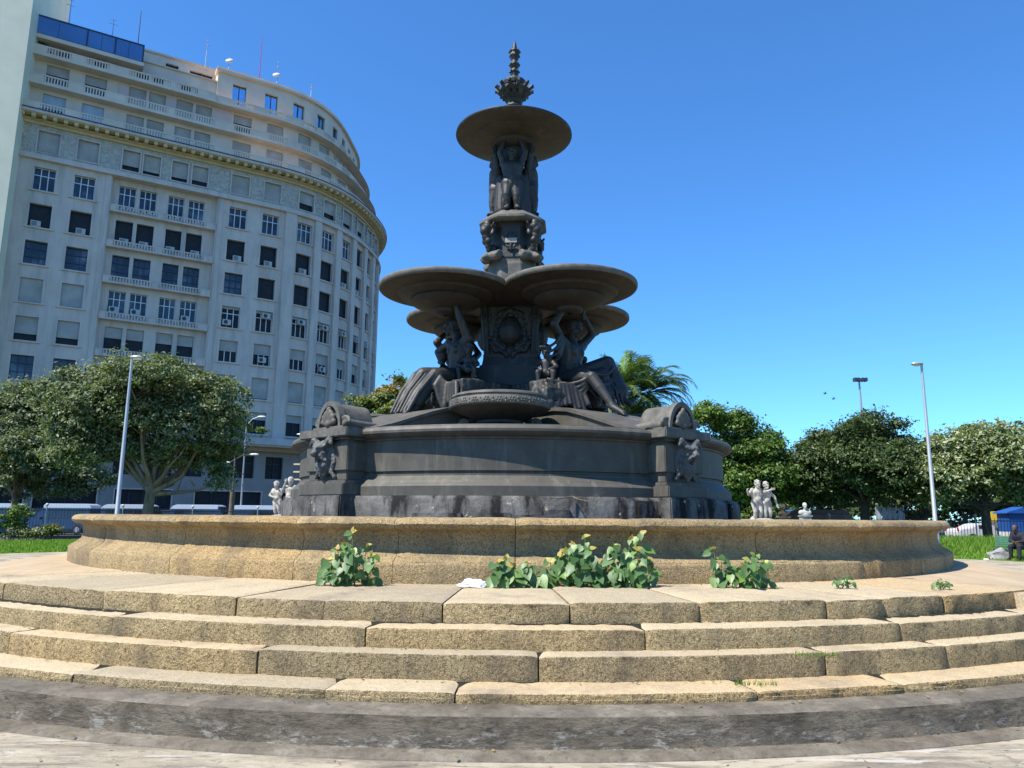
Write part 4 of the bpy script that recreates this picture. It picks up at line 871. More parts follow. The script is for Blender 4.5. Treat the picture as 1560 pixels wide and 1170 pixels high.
# roof antennas and plants
for s,z0,hgt,o in ((.4,46.5,2.6,-.5),(4.0,46.5,2.2,-1),(6.3,46.4,5.0,-2.5),(12.6,47.6,2.6,-2),(14.8,47.1,1.6,-1.6),(18.2,47.1,6.0,-3),(19.9,47.1,3.0,-1.8),(24.4,47.1,2.0,-1.8)):
    mb=MB(); mb.tube([bm_(s,o,z0-.6),bm_(s,o,z0+hgt)],[.05,.025],6)
    if hgt<4: mb.tube([bm_(s-.4,o,z0+hgt*.75),bm_(s+.4,o,z0+hgt*.75)],.02,5); mb.tube([bm_(s-.25,o,z0+hgt*.95),bm_(s+.25,o,z0+hgt*.95)],.02,5)
    mb.build('antenna',M['red'] if hgt>4 else M['steel'],BLD)
for s in (14.8,19.7):
    mb=MB(); c=bm_(s,-1.5,48.3); mb.ell(c,(.42,.42,.16),Matrix.Rotation(.9,3,'X')); mb.build('satellite_dish',M['ac'],BLD,60)
# cream tower beside it
TB=tag(empty('cream_tower',bm_(-8,0,0)),'tall plain cream rendered tower at the left edge beside the office building','building')
mb=MB()
e=bm_(-2.36,2.0,0); dr=Vector((-math.cos(BA-.16),-math.sin(BA-.16),0)); nn=Vector((math.sin(BA-.16),-math.cos(BA-.16),0))
p0=e; p1=e+dr*16
vs=[p0,p1,p1-nn*14,p0-nn*14+BDv*0]
mb.prism([(v.x,v.y) for v in vs][::-1],0,64); mb.build('wall',M['cream'],TB)
mb=MB()
for z in range(9,60,4):
    for q in (4.2,8.4):
        a=p0+dr*q; b2=p0+dr*(q+2.2); mb.add([a+nn*.03+Vector((0,0,z)),b2+nn*.03+Vector((0,0,z)),b2+nn*.03+Vector((0,0,z+1.8)),a+nn*.03+Vector((0,0,z+1.8)),a-nn*.3+Vector((0,0,z)),b2-nn*.3+Vector((0,0,z)),b2-nn*.3+Vector((0,0,z+1.8)),a-nn*.3+Vector((0,0,z+1.8))],[(0,1,2,3),(0,4,5,1),(1,5,6,2),(2,6,7,3),(3,7,4,0)])
mb.build('window',M['blueglass'],TB)
# palm in a roof pot on the terrace is built with the plants
# ---------------------------------------------------------------- vegetation
FPX=1150.; TH=R_(10.0); RO=R_(.45)
def at(x,y,Y):
    a=x-780;b=y-585; u=a*math.cos(RO)+b*math.sin(RO); v=-a*math.sin(RO)+b*math.cos(RO)
    dx=u/FPX; dy=math.cos(TH)+v/FPX*math.sin(TH); dz=math.sin(TH)-v/FPX*math.cos(TH); t=Y/dy
    return Vector((dx*t,Y,EYE+dz*t))
def leaf_cloud(blobs,n,size,rng,clump=.42,up=.5,shell=.62,per=46,aspect=.5):
    B=np.array(blobs,float); C_=B[:,:3]; r=B[:,3]; w_=r**2; w_/=w_.sum(); m=max(20,n//per)
    bi=rng.choice(len(B),m,p=w_); d=rng.normal(size=(m,3)); d/=np.linalg.norm(d,axis=1)[:,None]; d[:,2]=np.where(d[:,2]<-.35,-d[:,2]*.6,d[:,2])
    rad=r[bi]*(shell+(1.06-shell)*rng.random(m)**.55); cc=C_[bi]+d*rad[:,None]*np.array([1,1,.86])
    li=rng.integers(0,m,n); cs=clump*(.4+1.25*rng.random(m)**1.5)
    p=cc[li]+rng.normal(size=(n,3))*cs[li][:,None]*np.array([.62,.62,.34])
    nr=d[li]*.7+rng.normal(size=(n,3))*.55+np.array([0,0,up]); nr/=np.linalg.norm(nr,axis=1)[:,None]
    t=rng.normal(size=(n,3)); t-=nr*(t*nr).sum(1)[:,None]; t/=np.linalg.norm(t,axis=1)[:,None]; b=np.cross(nr,t)
    s=size*(.6+.8*rng.random(n))[:,None]
    return np.stack([p-t*s,p-b*s*aspect+nr*s*.12,p+t*s,p+b*s*aspect+nr*s*.12],1)
def limbs(mb,base,fork,tips,r0,rng,nf=4):
    base=Vector(base); fork=Vector(fork)
    mid=base.lerp(fork,.5)+Vector((rng.uniform(-.1,.1),rng.uniform(-.1,.1),0)); mb.tube([base-Vector((0,0,.15)),base+Vector((0,0,.15)),mid,fork],[r0*1.5,r0*1.1,r0*.95,r0*.85],10)
    for t in tips:
        t=Vector(t); d=t-fork; s_=fork+Vector((rng.uniform(-.1,.1)*r0*4,rng.uniform(-.1,.1),-rng.uniform(0,.5)))
        k1=s_+d*.33+Vector((d.x*.05,d.y*.05,-.06*d.length+rng.uniform(-.1,.3))); k2=s_+d*.68+Vector((rng.uniform(-.25,.25),rng.uniform(-.25,.25),rng.uniform(-.1,.2)))
        mb.tube([s_,k1,k2,t],[r0*.55,r0*.36,r0*.2,r0*.07],7)
        for j in range(nf):
            q=rng.uniform(.35,.9); a=s_.lerp(t,q); e=a+Vector((rng.uniform(-1,1),rng.uniform(-1,1),rng.uniform(.0,1)))*d.length*.3
            mb.tube([a,a.lerp(e,.5)+Vector((0,0,rng.uniform(-.1,.2))),e],[r0*.17,r0*.1,r0*.03],5)
def tree(name,label,px,Y,blobs,leaf,n,size,r0,bark='bark',group=None,fork=.3,fork_px=None,seed=0,depth=.75,cat='tree',extra=None,shell=.62,clump=.42,zb=0,ntips=9):
    rng=np.random.default_rng(seed+100); rr_=random.Random(seed); W=[]
    sc=Y/FPX*1.0
    for (x,y,r) in blobs:
        for k in range(2):
            yy=Y+rr_.uniform(-1,1)*depth*max(3.0,(max(b[0] for b in blobs)-min(b[0] for b in blobs))*sc*.5)*(1 if k else .35); p=at(x+(rr_.uniform(-.25,.25)*r if k else 0),y+(rr_.uniform(-.2,.3)*r if k else 0),Y); W.append((p.x,yy,p.z,r*sc*(1 if k==0 else .85)))
    b=at(px,788,Y); base=Vector((b.x,Y,zb)); root=tag(empty(name,base),label,cat,group)
    zs=[q[2]-q[3] for q in W]; fk=Vector((base.x,Y,zb+fork*(max(q[2] for q in W)-zb))) if fork_px is None else Vector((at(*fork_px,Y).x,Y,at(*fork_px,Y).z))
    mb=MB(); tips=[W[i][:3] for i in sorted(rr_.sample(range(len(W)),min(ntips,len(W))))]; limbs(mb,base,fk,tips,r0,rr_); mb.build('trunk',M[bark],root,60)
    quads_obj('crown',leaf_cloud(W,n,size,rng,clump=clump,shell=shell),M[leaf],root)
    if extra:
        eb,em,en,es=extra; W2=[]
        for (x,y,r) in eb: p=at(x,y,Y); W2.append((p.x,Y-.6,p.z,r*sc))
        quads_obj('blossom',leaf_cloud(W2,en,es,rng,clump=.3),M[em],root)
    return root
tree('broadleaf_tree','large spreading dark green tree with forked pale trunk behind the left lamp post',228,41,[(112,610,48),(165,590,46),(220,583,42),(270,583,42),(315,603,42),(342,640,32),(150,645,55),(225,640,60),(295,655,52),(105,655,40),(330,690,30),(190,690,42),(262,700,34),(318,716,22),(140,695,36),(350,665,18),(200,560,18),(255,562,20),(120,580,20),(180,610,50),(265,615,52),(310,640,45),(130,670,40),(235,690,38),(170,665,45),(290,690,34),(100,700,30),(330,735,16)],'leaf_dark',125000,.095,.30,'bark','trees at the edge of the plaza',fork_px=(231,742),seed=1,depth=.6,clump=.36,ntips=14)
tree('broadleaf_tree','grey green tree cut by the left edge of the picture',20,50,[(15,612,38),(55,605,34),(-20,640,40),(30,655,42),(75,640,36),(70,690,40),(100,720,34),(60,728,34),(130,735,26),(-30,690,40),(30,625,40),(50,690,40),(90,660,34),(30,740,34),(100,745,26)],'leaf_dark',60000,.11,.25,'bark','trees at the edge of the plaza',seed=2,depth=.6)
tree('flowering_tree','tree with orange tinged crown between the building and the fountain',596,62,[(592,612,30),(622,632,34),(562,622,20),(575,652,36),(640,640,30),(605,585,12),(560,650,26),(600,690,34),(545,615,14),(640,605,18)],'leaf_orange',20000,.15,.25,'bark','trees at the edge of the plaza',seed=3,extra=([(603,594,15),(618,604,16),(585,600,10)],'flower_orange',1300,.12))
tree('broadleaf_tree','bright green tree directly right of the fountain',1120,47,[(1072,645,25),(1076,628,15),(1112,655,30),(1150,682,34),(1185,704,27),(1118,700,44),(1160,728,42),(1098,742,38),(1203,718,20),(1190,752,26),(1130,760,30),(1085,690,28)],'leaf_mid',62000,.115,.26,'barkdark','trees at the edge of the plaza',seed=4)
tree('broadleaf_tree','dense dark green round tree left of the right lamp post',1318,45,[(1240,700,30),(1278,682,34),(1325,668,36),(1366,690,30),(1390,712,20),(1268,712,50),(1330,712,58),(1380,735,30),(1238,720,34),(1300,742,36),(1322,640,15),(1290,654,15),(1352,655,16),(1216,718,16),(1255,668,15),(1250,750,28),(1300,715,50),(1360,755,26),(1285,765,18)],'leaf_deep',80000,.10,.28,'barkdark','trees at the edge of the plaza',seed=5,fork_px=(1318,760),shell=.66)
tree('flowering_tree','tree dotted with cream flowers right of the right lamp post',1503,42,[(1452,690,38),(1492,680,38),(1538,690,38),(1425,722,30),(1475,732,46),(1530,738,46),(1578,706,46),(1600,740,46),(1490,660,20),(1545,662,20),(1440,755,26),(1555,760,24),(1500,710,45)],'leaf_olive',66000,.105,.24,'barkdark','trees at the edge of the plaza',seed=6,fork_px=(1500,765),shell=.64)
tree('broadleaf_tree','small dark tree in the gap behind the right lamp post',1408,56,[(1400,700,24),(1412,735,30),(1395,755,28),(1430,755,28),(1375,760,24)],'leaf_deep',8000,.17,.18,'barkdark','trees at the edge of the plaza',seed=7)
for i,(px,Y,bl,leaf,lab) in enumerate(((1075,85,[(1075,720,40),(1040,735,30),(1110,740,34)],'leaf_mid','far green tree low behind the bright tree right of the fountain'),(1225,80,[(1205,745,26),(1240,740,26),(1265,752,26)],'leaf_mid','far light green tree low behind the stone bust'),(1360,85,[(1340,730,40),(1385,735,40),(1415,740,40)],'leaf_mid','far green tree low behind the right lamp post'),(1470,88,[(1440,735,40),(1480,730,44),(1520,740,36)],'leaf_deep','far dark tree low behind the white car'),(1570,84,[(1550,725,50),(1590,720,50),(1640,720,50)],'leaf_deep','far dark tree low behind the blue kiosk'),(960,82,[(940,700,44),(985,690,40),(1015,700,36)],'leaf_mid','far tree low behind the palms'),(640,80,[(620,690,44),(655,700,40),(690,690,40)],'leaf_mid','far tree behind the left side of the fountain'))):
    tree('broadleaf_tree',lab,px,Y,bl,leaf,5500,.26,.3,'barkdark','far trees across the street',seed=20+i,clump=.6,ntips=5)
rng=np.random.default_rng(77); W=[]
for i in range(150):
    p=at(1030+i*4.4,rnd.uniform(752,796),92+rnd.uniform(-4,10)); W.append((p.x,p.y,max(.6,p.z),rnd.uniform(1.4,2.6)))
tag(quads_obj('far_wood',leaf_cloud(W,34000,.3,rng,clump=.6,shell=.2),M['leaf_deep']),'dark mass of far trees and hedges across the street on the right','trees',None,'stuff')
def shrub(label,px,py,Y,w_,h_,leaf,n,size,seed,zb=0,group='shrubs'):
    rng=np.random.default_rng(seed); p=at(px,py,Y); root=tag(empty('shrub',(p.x,Y,zb)),label,'shrub',group); rr_=random.Random(seed)
    W=[(p.x+rr_.uniform(-.5,.5)*w_,Y+rr_.uniform(-.4,.4),zb+h_*rr_.uniform(.35,.75),h_*rr_.uniform(.28,.42)) for _ in range(max(3,int(w_/h_*3)))]
    quads_obj('foliage',leaf_cloud(W,n,size,rng,clump=.22,shell=.4),M[leaf],root)
    mb=MB()
    for q in W: mb.tube([(p.x+(q[0]-p.x)*.4,Y,zb-.05),(q[0],q[1],q[2])],[.03,.012],5)
    mb.build('stem',M['bark'],root)
shrub('yellow green hedge bush between the two right hand trees',1205,780,62,7,2.9,'leaf_mid',5000,.13,31)
shrub('small bush in front of the left fence post at the picture edge',18,800,42.5,1.1,1.9,'leaf_mid',1800,.08,32)
shrub('low reddish bush before the fence nearest the basin',72,805,42.8,1.6,.9,'leaf_orange',1400,.08,33)
shrub('low pale bush at the foot of the left fence',40,812,42.6,2.4,.7,'leaf_olive',1500,.07,34)
shrub('bush on the first floor canopy of the building',372,650,70,1.2,1.3,'leaf_mid',700,.10,35,zb=8.76)
shrub('roof terrace palm like shrub beside the glass screen',62,62,63.2,1.3,1.5,'leaf_deep',800,.13,36,zb=43.0)
shrub('tiny plant in front of the window ledge above the canopy',398,650,71,.9,1.0,'leaf_mid',400,.10,37,zb=8.76)
# palms
def palm(label,px,py,Y,nf,L,seed,new=2):
    c=at(px,py,Y); rg=random.Random(seed); root=tag(empty('palm_tree',(c.x,Y,0)),label,'palm','palms behind the fountain')
    mb=MB(); mb.tube([(c.x+.2,Y,-.1),(c.x+.1,Y,c.z*.5),(c.x,Y,c.z)],[.2,.15,.13],10); mb.build('trunk',M['bark'],root,60)
    V=[[],[]]
    for f in range(nf):
        a=rg.uniform(0,6.283); el=rg.uniform(-.25,1.35) if f>=new else rg.uniform(1.2,1.45); l=L*rg.uniform(.8,1.1); dh=Vector((math.cos(a),math.sin(a),0)); pts=[]
        for i in range(11):
            t=i/10; ang=el-t*t*1.5*(1 if f>=new else .35); 
            pts.append(c.copy() if i==0 else pts[-1]+(dh*math.cos(ang)+Vector((0,0,math.sin(ang))))*(l/10))
        sd_=dh.cross(Vector((0,0,1)))
        for i in range(1,10):
            for h in range(4):
                p=pts[i].lerp(pts[i+1],h/4); tg=(pts[i+1]-pts[i]).normalized(); ll=.62*L/2.6*math.sin(min(1,(i+h/3)/3.0)*1.57)*(1.1-.06*i)
                for s in (-1,1):
                    dd=(sd_*s*.72+tg*.75+Vector((0,0,-.15+rg.uniform(-.15,.2)))).normalized(); e=p+dd*ll; wv=tg*.042
                    V[1 if f<new else 0].append([p-wv,p+wv,e+wv*.3+Vector((0,0,-.08*ll)),e-wv*.3+Vector((0,0,-.08*ll))])
        q=Vector((0,0,.02)); 
        for i in range(10): V[1 if f<new else 0].append([pts[i]-q-sd_*.015,pts[i]+q+sd_*.015,pts[i+1]+q+sd_*.012,pts[i+1]-q-sd_*.012])
    quads_obj('crown',np.array([[tuple(v) for v in f] for f in V[0]]),M['palm'],root)
    if V[1]: quads_obj('new_frond',np.array([[tuple(v) for v in f] for f in V[1]]),M['palmnew'],root)
palm('palm with bright new fronds just right of the bare leg statue',943,600,49,30,3.3,1,3)
palm('palm with drooping fronds right of the bright palm',988,598,51,40,3.7,2,0)
palm('tall thin crowned palm peeping above the other two',962,566,55,18,2.4,3,0)
palm('low palm between the bright palm and the scroll block',965,650,50,34,3.2,4,0)
# weeds on the platform
def heart(s):
    return [(0,0,0),(.26*s,-.10*s,.03*s),(.44*s,.12*s,.05*s),(.42*s,.42*s,.03*s),(.2*s,.78*s,-.05*s),(0,1.05*s,-.16*s),(0,.45*s,-.03*s),(-.2*s,.78*s,-.05*s),(-.42*s,.42*s,.03*s),(-.44*s,.12*s,.05*s),(-.26*s,-.10*s,.03*s)]
def weed(label,stems,seed,leafs=.105,zb=.825,name='weed_plant'):
    rg=random.Random(seed); cx=sum(s[0] for s in stems)/len(stems); b=at(cx,892,8.3); root=tag(empty(name,(b.x,8.1,zb)),label,'weed','weeds at the foot of the basin'); mb=MB(); lf=MB(); tip=MB()
    def leaf(p,dirv,s,target):
        d=Vector(dirv).normalized(); nn=Vector((rg.uniform(-.5,.5),-.75+rg.uniform(-.3,.4),.65+rg.uniform(-.4,.3))); nn=(nn-d*nn.dot(d)).normalized(); x=d.cross(nn)
        vs=[p+x*a+d*b_+nn*c for a,b_,c in heart(s)]; target.add(vs,[(0,1,2,6),(2,3,6),(3,4,6),(4,5,6),(0,6,9,10),(6,8,9),(6,7,8),(6,5,7)])
    for (px,py,h,n) in stems:
        g=at(px,py,8.2); Y=8.10-rg.uniform(0,.14); g=Vector((at(px,py,Y).x,Y,zb)); lean=Vector((rg.uniform(-.18,.18),rg.uniform(-.25,.03),1)).normalized(); top=g+lean*h
        mb.tube([g-Vector((0,0,.02)),g.lerp(top,.5)+Vector((rg.uniform(-.02,.02),0,0)),top],[.007,.005,.003],5)
        for i in range(n):
            t=(i+.7)/n; p=g.lerp(top,t); a=rg.uniform(-2.9,.0)if rg.random()<.85 else rg.uniform(0,3.14); o=Vector((math.cos(a),math.sin(a),.35)); q=p+o*rg.uniform(.03,.09)*(1.15-.5*t); q.z=max(zb+.05,q.z)
            if q.y>8.12: q.y=8.12-rg.uniform(0,.05)
            mb.tube([p,q],[.003,.002],4); s=leafs*rg.uniform(.65,1.2)*(1-.35*t*(t>.8)); dv=(o.x*.6+rg.uniform(-.3,.3),o.y*.5-.1,-rg.uniform(.25,1.0)); leaf(q,dv,s,lf)
        if h>.2: 
            for k in range(2): leaf(top,(rg.uniform(-1,1),rg.uniform(-.6,.2),.25),leafs*.55,tip)
    lf.merge(tip,1); lf.build('leaf_mass',[M['weed'],M['weedtip']],root,180,recalc=False); mb.build('stem',M['stem'],root)
weed('bushy weed with heart shaped leaves, leftmost at the basin foot',[(495,890,.25,9),(505,890,.34,11),(518,890,.36,13),(530,890,.42,13),(541,889,.54,12),(551,889,.40,12),(560,889,.30,9),(512,892,.18,8),(540,892,.2,9)],1)
weed('low spreading weed with broad leaves right of the white bag',[(752,895,.26,10),(765,896,.28,10),(778,896,.22,9),(792,897,.2,9),(806,897,.22,9),(820,898,.2,8)],2,.125)
weed('tallest and widest weed clump at the centre of the basin foot',[(838,899,.26,11),(850,899,.32,12),(865,900,.36,13),(880,900,.42,14),(893,900,.52,15),(908,901,.40,13),(922,901,.38,13),(938,901,.42,14),(952,900,.48,14),(966,899,.55,14),(978,899,.40,12),(990,898,.28,9),(870,903,.2,9),(900,904,.2,9),(935,904,.2,9),(965,903,.22,9)],3,.115)
weed('two stemmed weed right of the centre clump',[(1096,892,.40,10),(1104,893,.30,9),(1116,894,.22,9),(1130,894,.22,9),(1144,894,.30,11),(1156,893,.34,11),(1168,893,.26,8)],4)
weed('small round leafed weed near the right end of the basin foot',[(1275,889,.1,8),(1282,889,.13,9),(1290,889,.1,8)],5,.05)
weed('tiny grassy weed at the far right of the basin foot',[(1418,877,.07,7),(1428,876,.1,8),(1436,874,.08,7)],6,.045)
for (px,py,R0,z,lab,sd_) in ((1243,1000,10.05,.50,'thin grass tuft on the third step at the right',1),(1152,1044,10.32,.318,'thin grass tuft on the lowest granite step at the right',2)):
    d=at(px,py,1.0); dz=(z-EYE)/(d.z-EYE); p=Vector((d.x*dz,dz,z)); rg=random.Random(sd_); V=[]
    for i in range(60):
        b=p+Vector((rg.uniform(-.16,.16),rg.uniform(-.02,.02),0)); h=rg.uniform(.02,.06); l=Vector((rg.uniform(-.5,.5)*h,rg.uniform(-.5,.3)*h,h)); V.append([b-Vector((.003,0,0)),b+Vector((.003,0,0)),b+l])
    tag(quads_obj('grass_tuft',np.array([[tuple(v) for v in f] for f in V]),M['grass'],None,3),lab,'grass tuft')
# lawn blades in the parts of the lawn the picture shows
def blades(name,a0,a1,r0,r1,n,hmin,hmax,seed,tall=False):
    rng=np.random.default_rng(seed); R=np.sqrt(rng.random(n)*(r1**2-r0**2)+r0**2); ph=np.radians(a0+(a1-a0)*rng.random(n)); x=CX+R*np.sin(ph); y=CY-R*np.cos(ph)
    z=np.array([mound(r,math.degrees(p)) for r,p in zip(R,ph)])-.03; nz=np.array([mnoise.noise(Vector((q*.8,s*.8,2))) for q,s in zip(x,y)])
    h=(hmin+(hmax-hmin)*rng.random(n))*(1+.6*nz); 
    if tall: h*=np.clip((R-r0)/4,.25,1)
    b=np.stack([x,y,z],1); wv=.018+.012*rng.random(n); t=rng.random(n)*6.283; s=np.stack([np.cos(t)*wv,np.sin(t)*wv,0*t],1); tipv=b+np.stack([rng.normal(size=n)*.35*h,rng.normal(size=n)*.35*h,h],1)
    return np.stack([b-s,b+s,tipv],1)
V=np.concatenate([blades('g',-148,-122,23.55,37.5,26000,.05,.13,1),blades('g',112,152,23.55,37.5,60000,.12,.42,2,True)])
tag(quads_obj('lawn_grass',V,M['grass'],None,3),'green grass growing round the plaza','grass',None,'stuff')

rg=random.Random(4); root=None
p0=P(4.68,8.5,1.86); mb=MB()
def twig(a,d,l,r,n):
    pts=[a]
    for i in range(4): d=(d+Vector((rg.uniform(-.35,.35),rg.uniform(-.2,.1),rg.uniform(-.3,.3)))).normalized(); pts.append(pts[-1]+d*l/4)
    mb.tube(pts,[r,r*.8,r*.65,r*.5,r*.3],5)
    if n>0:
        for q in (2,3,4): twig(pts[q],(d+Vector((rg.uniform(-1,1),-.1,rg.uniform(-.9,.9)))).normalized(),l*.55,r*.55,n-1)
twig(p0+Vector((.25,.05,-.02)),Vector((-.8,-.45,-.1)),.5,.012,2); twig(p0+Vector((.25,.05,-.02)),Vector((.3,-.6,-.5)),.4,.010,2)
tag(mb.build('dry_twig',M['bark'],None,60),'dry branching twig growing from the dark plinth right of centre','dry plant')
# ---------------------------------------------------------------- lamps, poles
def lamp(label,px,Y,ztop,side):
    b=at(px,785,Y); b=Vector((b.x,Y,0)); root=tag(empty('lamp_post',b),label,'lamp post','tall lamp posts on the lawn')
    mb=MB(); mb.tube([b,b+Vector((0,0,.05))],.22,16); mb.tube([b+Vector((0,0,.05)),b+Vector((0,0,.9)),b+Vector((0,0,.92)),b+Vector((0,0,ztop))],[.12,.115,.10,.055],14); mb.build('pole',M['steel'],root,40)
    t=b+Vector((0,0,ztop)); mb=MB(); mb.tube([t-Vector((0,0,.1)),t+Vector((0,0,.10)),t+Vector((side*.12,0,.16))],[.06,.06,.05],10); mb.ell(t+Vector((side*.22,-.02,.17)),(.30,.17,.10)); o=mb.build('lamp_head',M['steel'],root,60)
    mb=MB(); mb.ell(t+Vector((side*.24,-.02,.115)),(.22,.13,.07)); mb.build('lamp_cover',M['lampglass'],o,60)
lamp('tall grey lamp post in front of the spreading tree on the left',178,34,8.45,1)
lamp('tall grey lamp post between the two round trees on the right',1424,36,8.85,-1)
b=at(1313,625,120); root=tag(empty('floodlight_mast',(b.x,120,0)),'far tall mast with a row of floodlights rising above the dark round tree','floodlight mast')
mb=MB(); mb.tube([(b.x,120,0),(b.x-.1,120,24)],[.3,.14],10); mb.build('pole',M['steel'],root,40)
mb=MB(); mb.box(b.x-1.1,b.x+1.1,119.9,120.05,23.7,23.85); mb.build('crossbar',M['framedark'],root)
for q in (-.85,-.35,.35,.85):
    mb=MB(); mb.box(b.x+q-.22,b.x+q+.22,119.4,120.2,23.5,24.1); mb.build('floodlight',M['framedark'],root,None,.05)
def street(label,px,Y,ztop,arms,thick=0,mat='steel'):
    b=at(px,785,Y); b=Vector((b.x,Y,0)); root=tag(empty('street_light',b),label,'street light')
    mb=MB(); mb.tube([b,b+Vector((0,0,ztop))],[.08,.05],8)
    if thick: mb.tube([b,b+Vector((0,0,thick))],[.2,.18],10)
    mb.build('pole',M[mat],root,40); t=b+Vector((0,0,ztop))
    for dx,dz in arms:
        mb=MB(); mb.tube([t-Vector((0,0,.1)),t+Vector((dx*.5,0,dz*.75)),t+Vector((dx,0,dz))],.035,6); o=mb.build('arm',M[mat],root,40)
        mb=MB(); mb.ell(t+Vector((dx*1.25,0,dz+.02)),(.34,.14,.08)); mb.build('lamp_head',M['lampglass'],o,60)
street('street light with one arm near the canopy, thick brown lower post',352,55,5.6,[(1.1,.25),(-.5,-.35)],3.2,'bark')
street('slim street light with two arms against the office windows behind the big tree',366,58,8.4,[(.9,.6),(-.9,.6)])
street('slim street light with short arm close to the left pier of the fountain',461,56,7.3,[(-.35,.15)])
b=at(455,760,50); root=tag(empty('sign_post',(b.x,50,0)),'post with three short pale finger boards behind the left marble group','sign post')
mb=MB(); mb.tube([(b.x+.05,50,0),(b.x+.05,50,5.2)],.05,8); mb.build('pole',M['facadepale'],root,40)
for z in (4.85,4.35,3.85): mb=MB(); mb.box(b.x-.45,b.x-.0,49.97,50.02,z-.05,z+.05); mb.box(b.x+.1,b.x+.28,49.97,50.02,z-.05,z+.05); mb.build('finger_board',M['facadepale'],root,None,.008)
# ---------------------------------------------------------------- railings
def fence(label,a0,a1,top,seed):
    R=38.0; root=tag(empty('metal_fence',P(R,(a0+a1)/2,0)),label,'fence','railings round the garden'); st=6.0; a=a0
    while a<a1-.1:
        mb=MB(); n=26
        for z in (.22,top-.22): mb.lathe([(R-.02,z),(R+.02,z),(R+.02,z+.05),(R-.02,z+.05),(R-.02,z)],C,6,a,a+st)
        for i in range(1,n): 
            p=P(R,a+st*i/n,0); mb.tube([p+Vector((0,0,.1)),p+Vector((0,0,top-.08)),p+Vector((0,0,top))],[.014,.014,.002],5)
        mb.build('fence_panel',M['fence'],root)
        p=P(R,a,0); mb=MB(); mb.tube([p-Vector((0,0,.1)),p+Vector((0,0,top+.04))],.035,8); o=mb.build('post',M['steel'],root,40); mb=MB(); mb.ell(p+Vector((0,0,top+.10)),.085); mb.build('ball_cap',M['white'],o,60)
        a+=st
fence('dark vertical bar railing with white ball caps on the left side',-166,-118,1.92,1)
fence('dark vertical bar railing behind the tall grass on the right side',112,166,1.72,2)
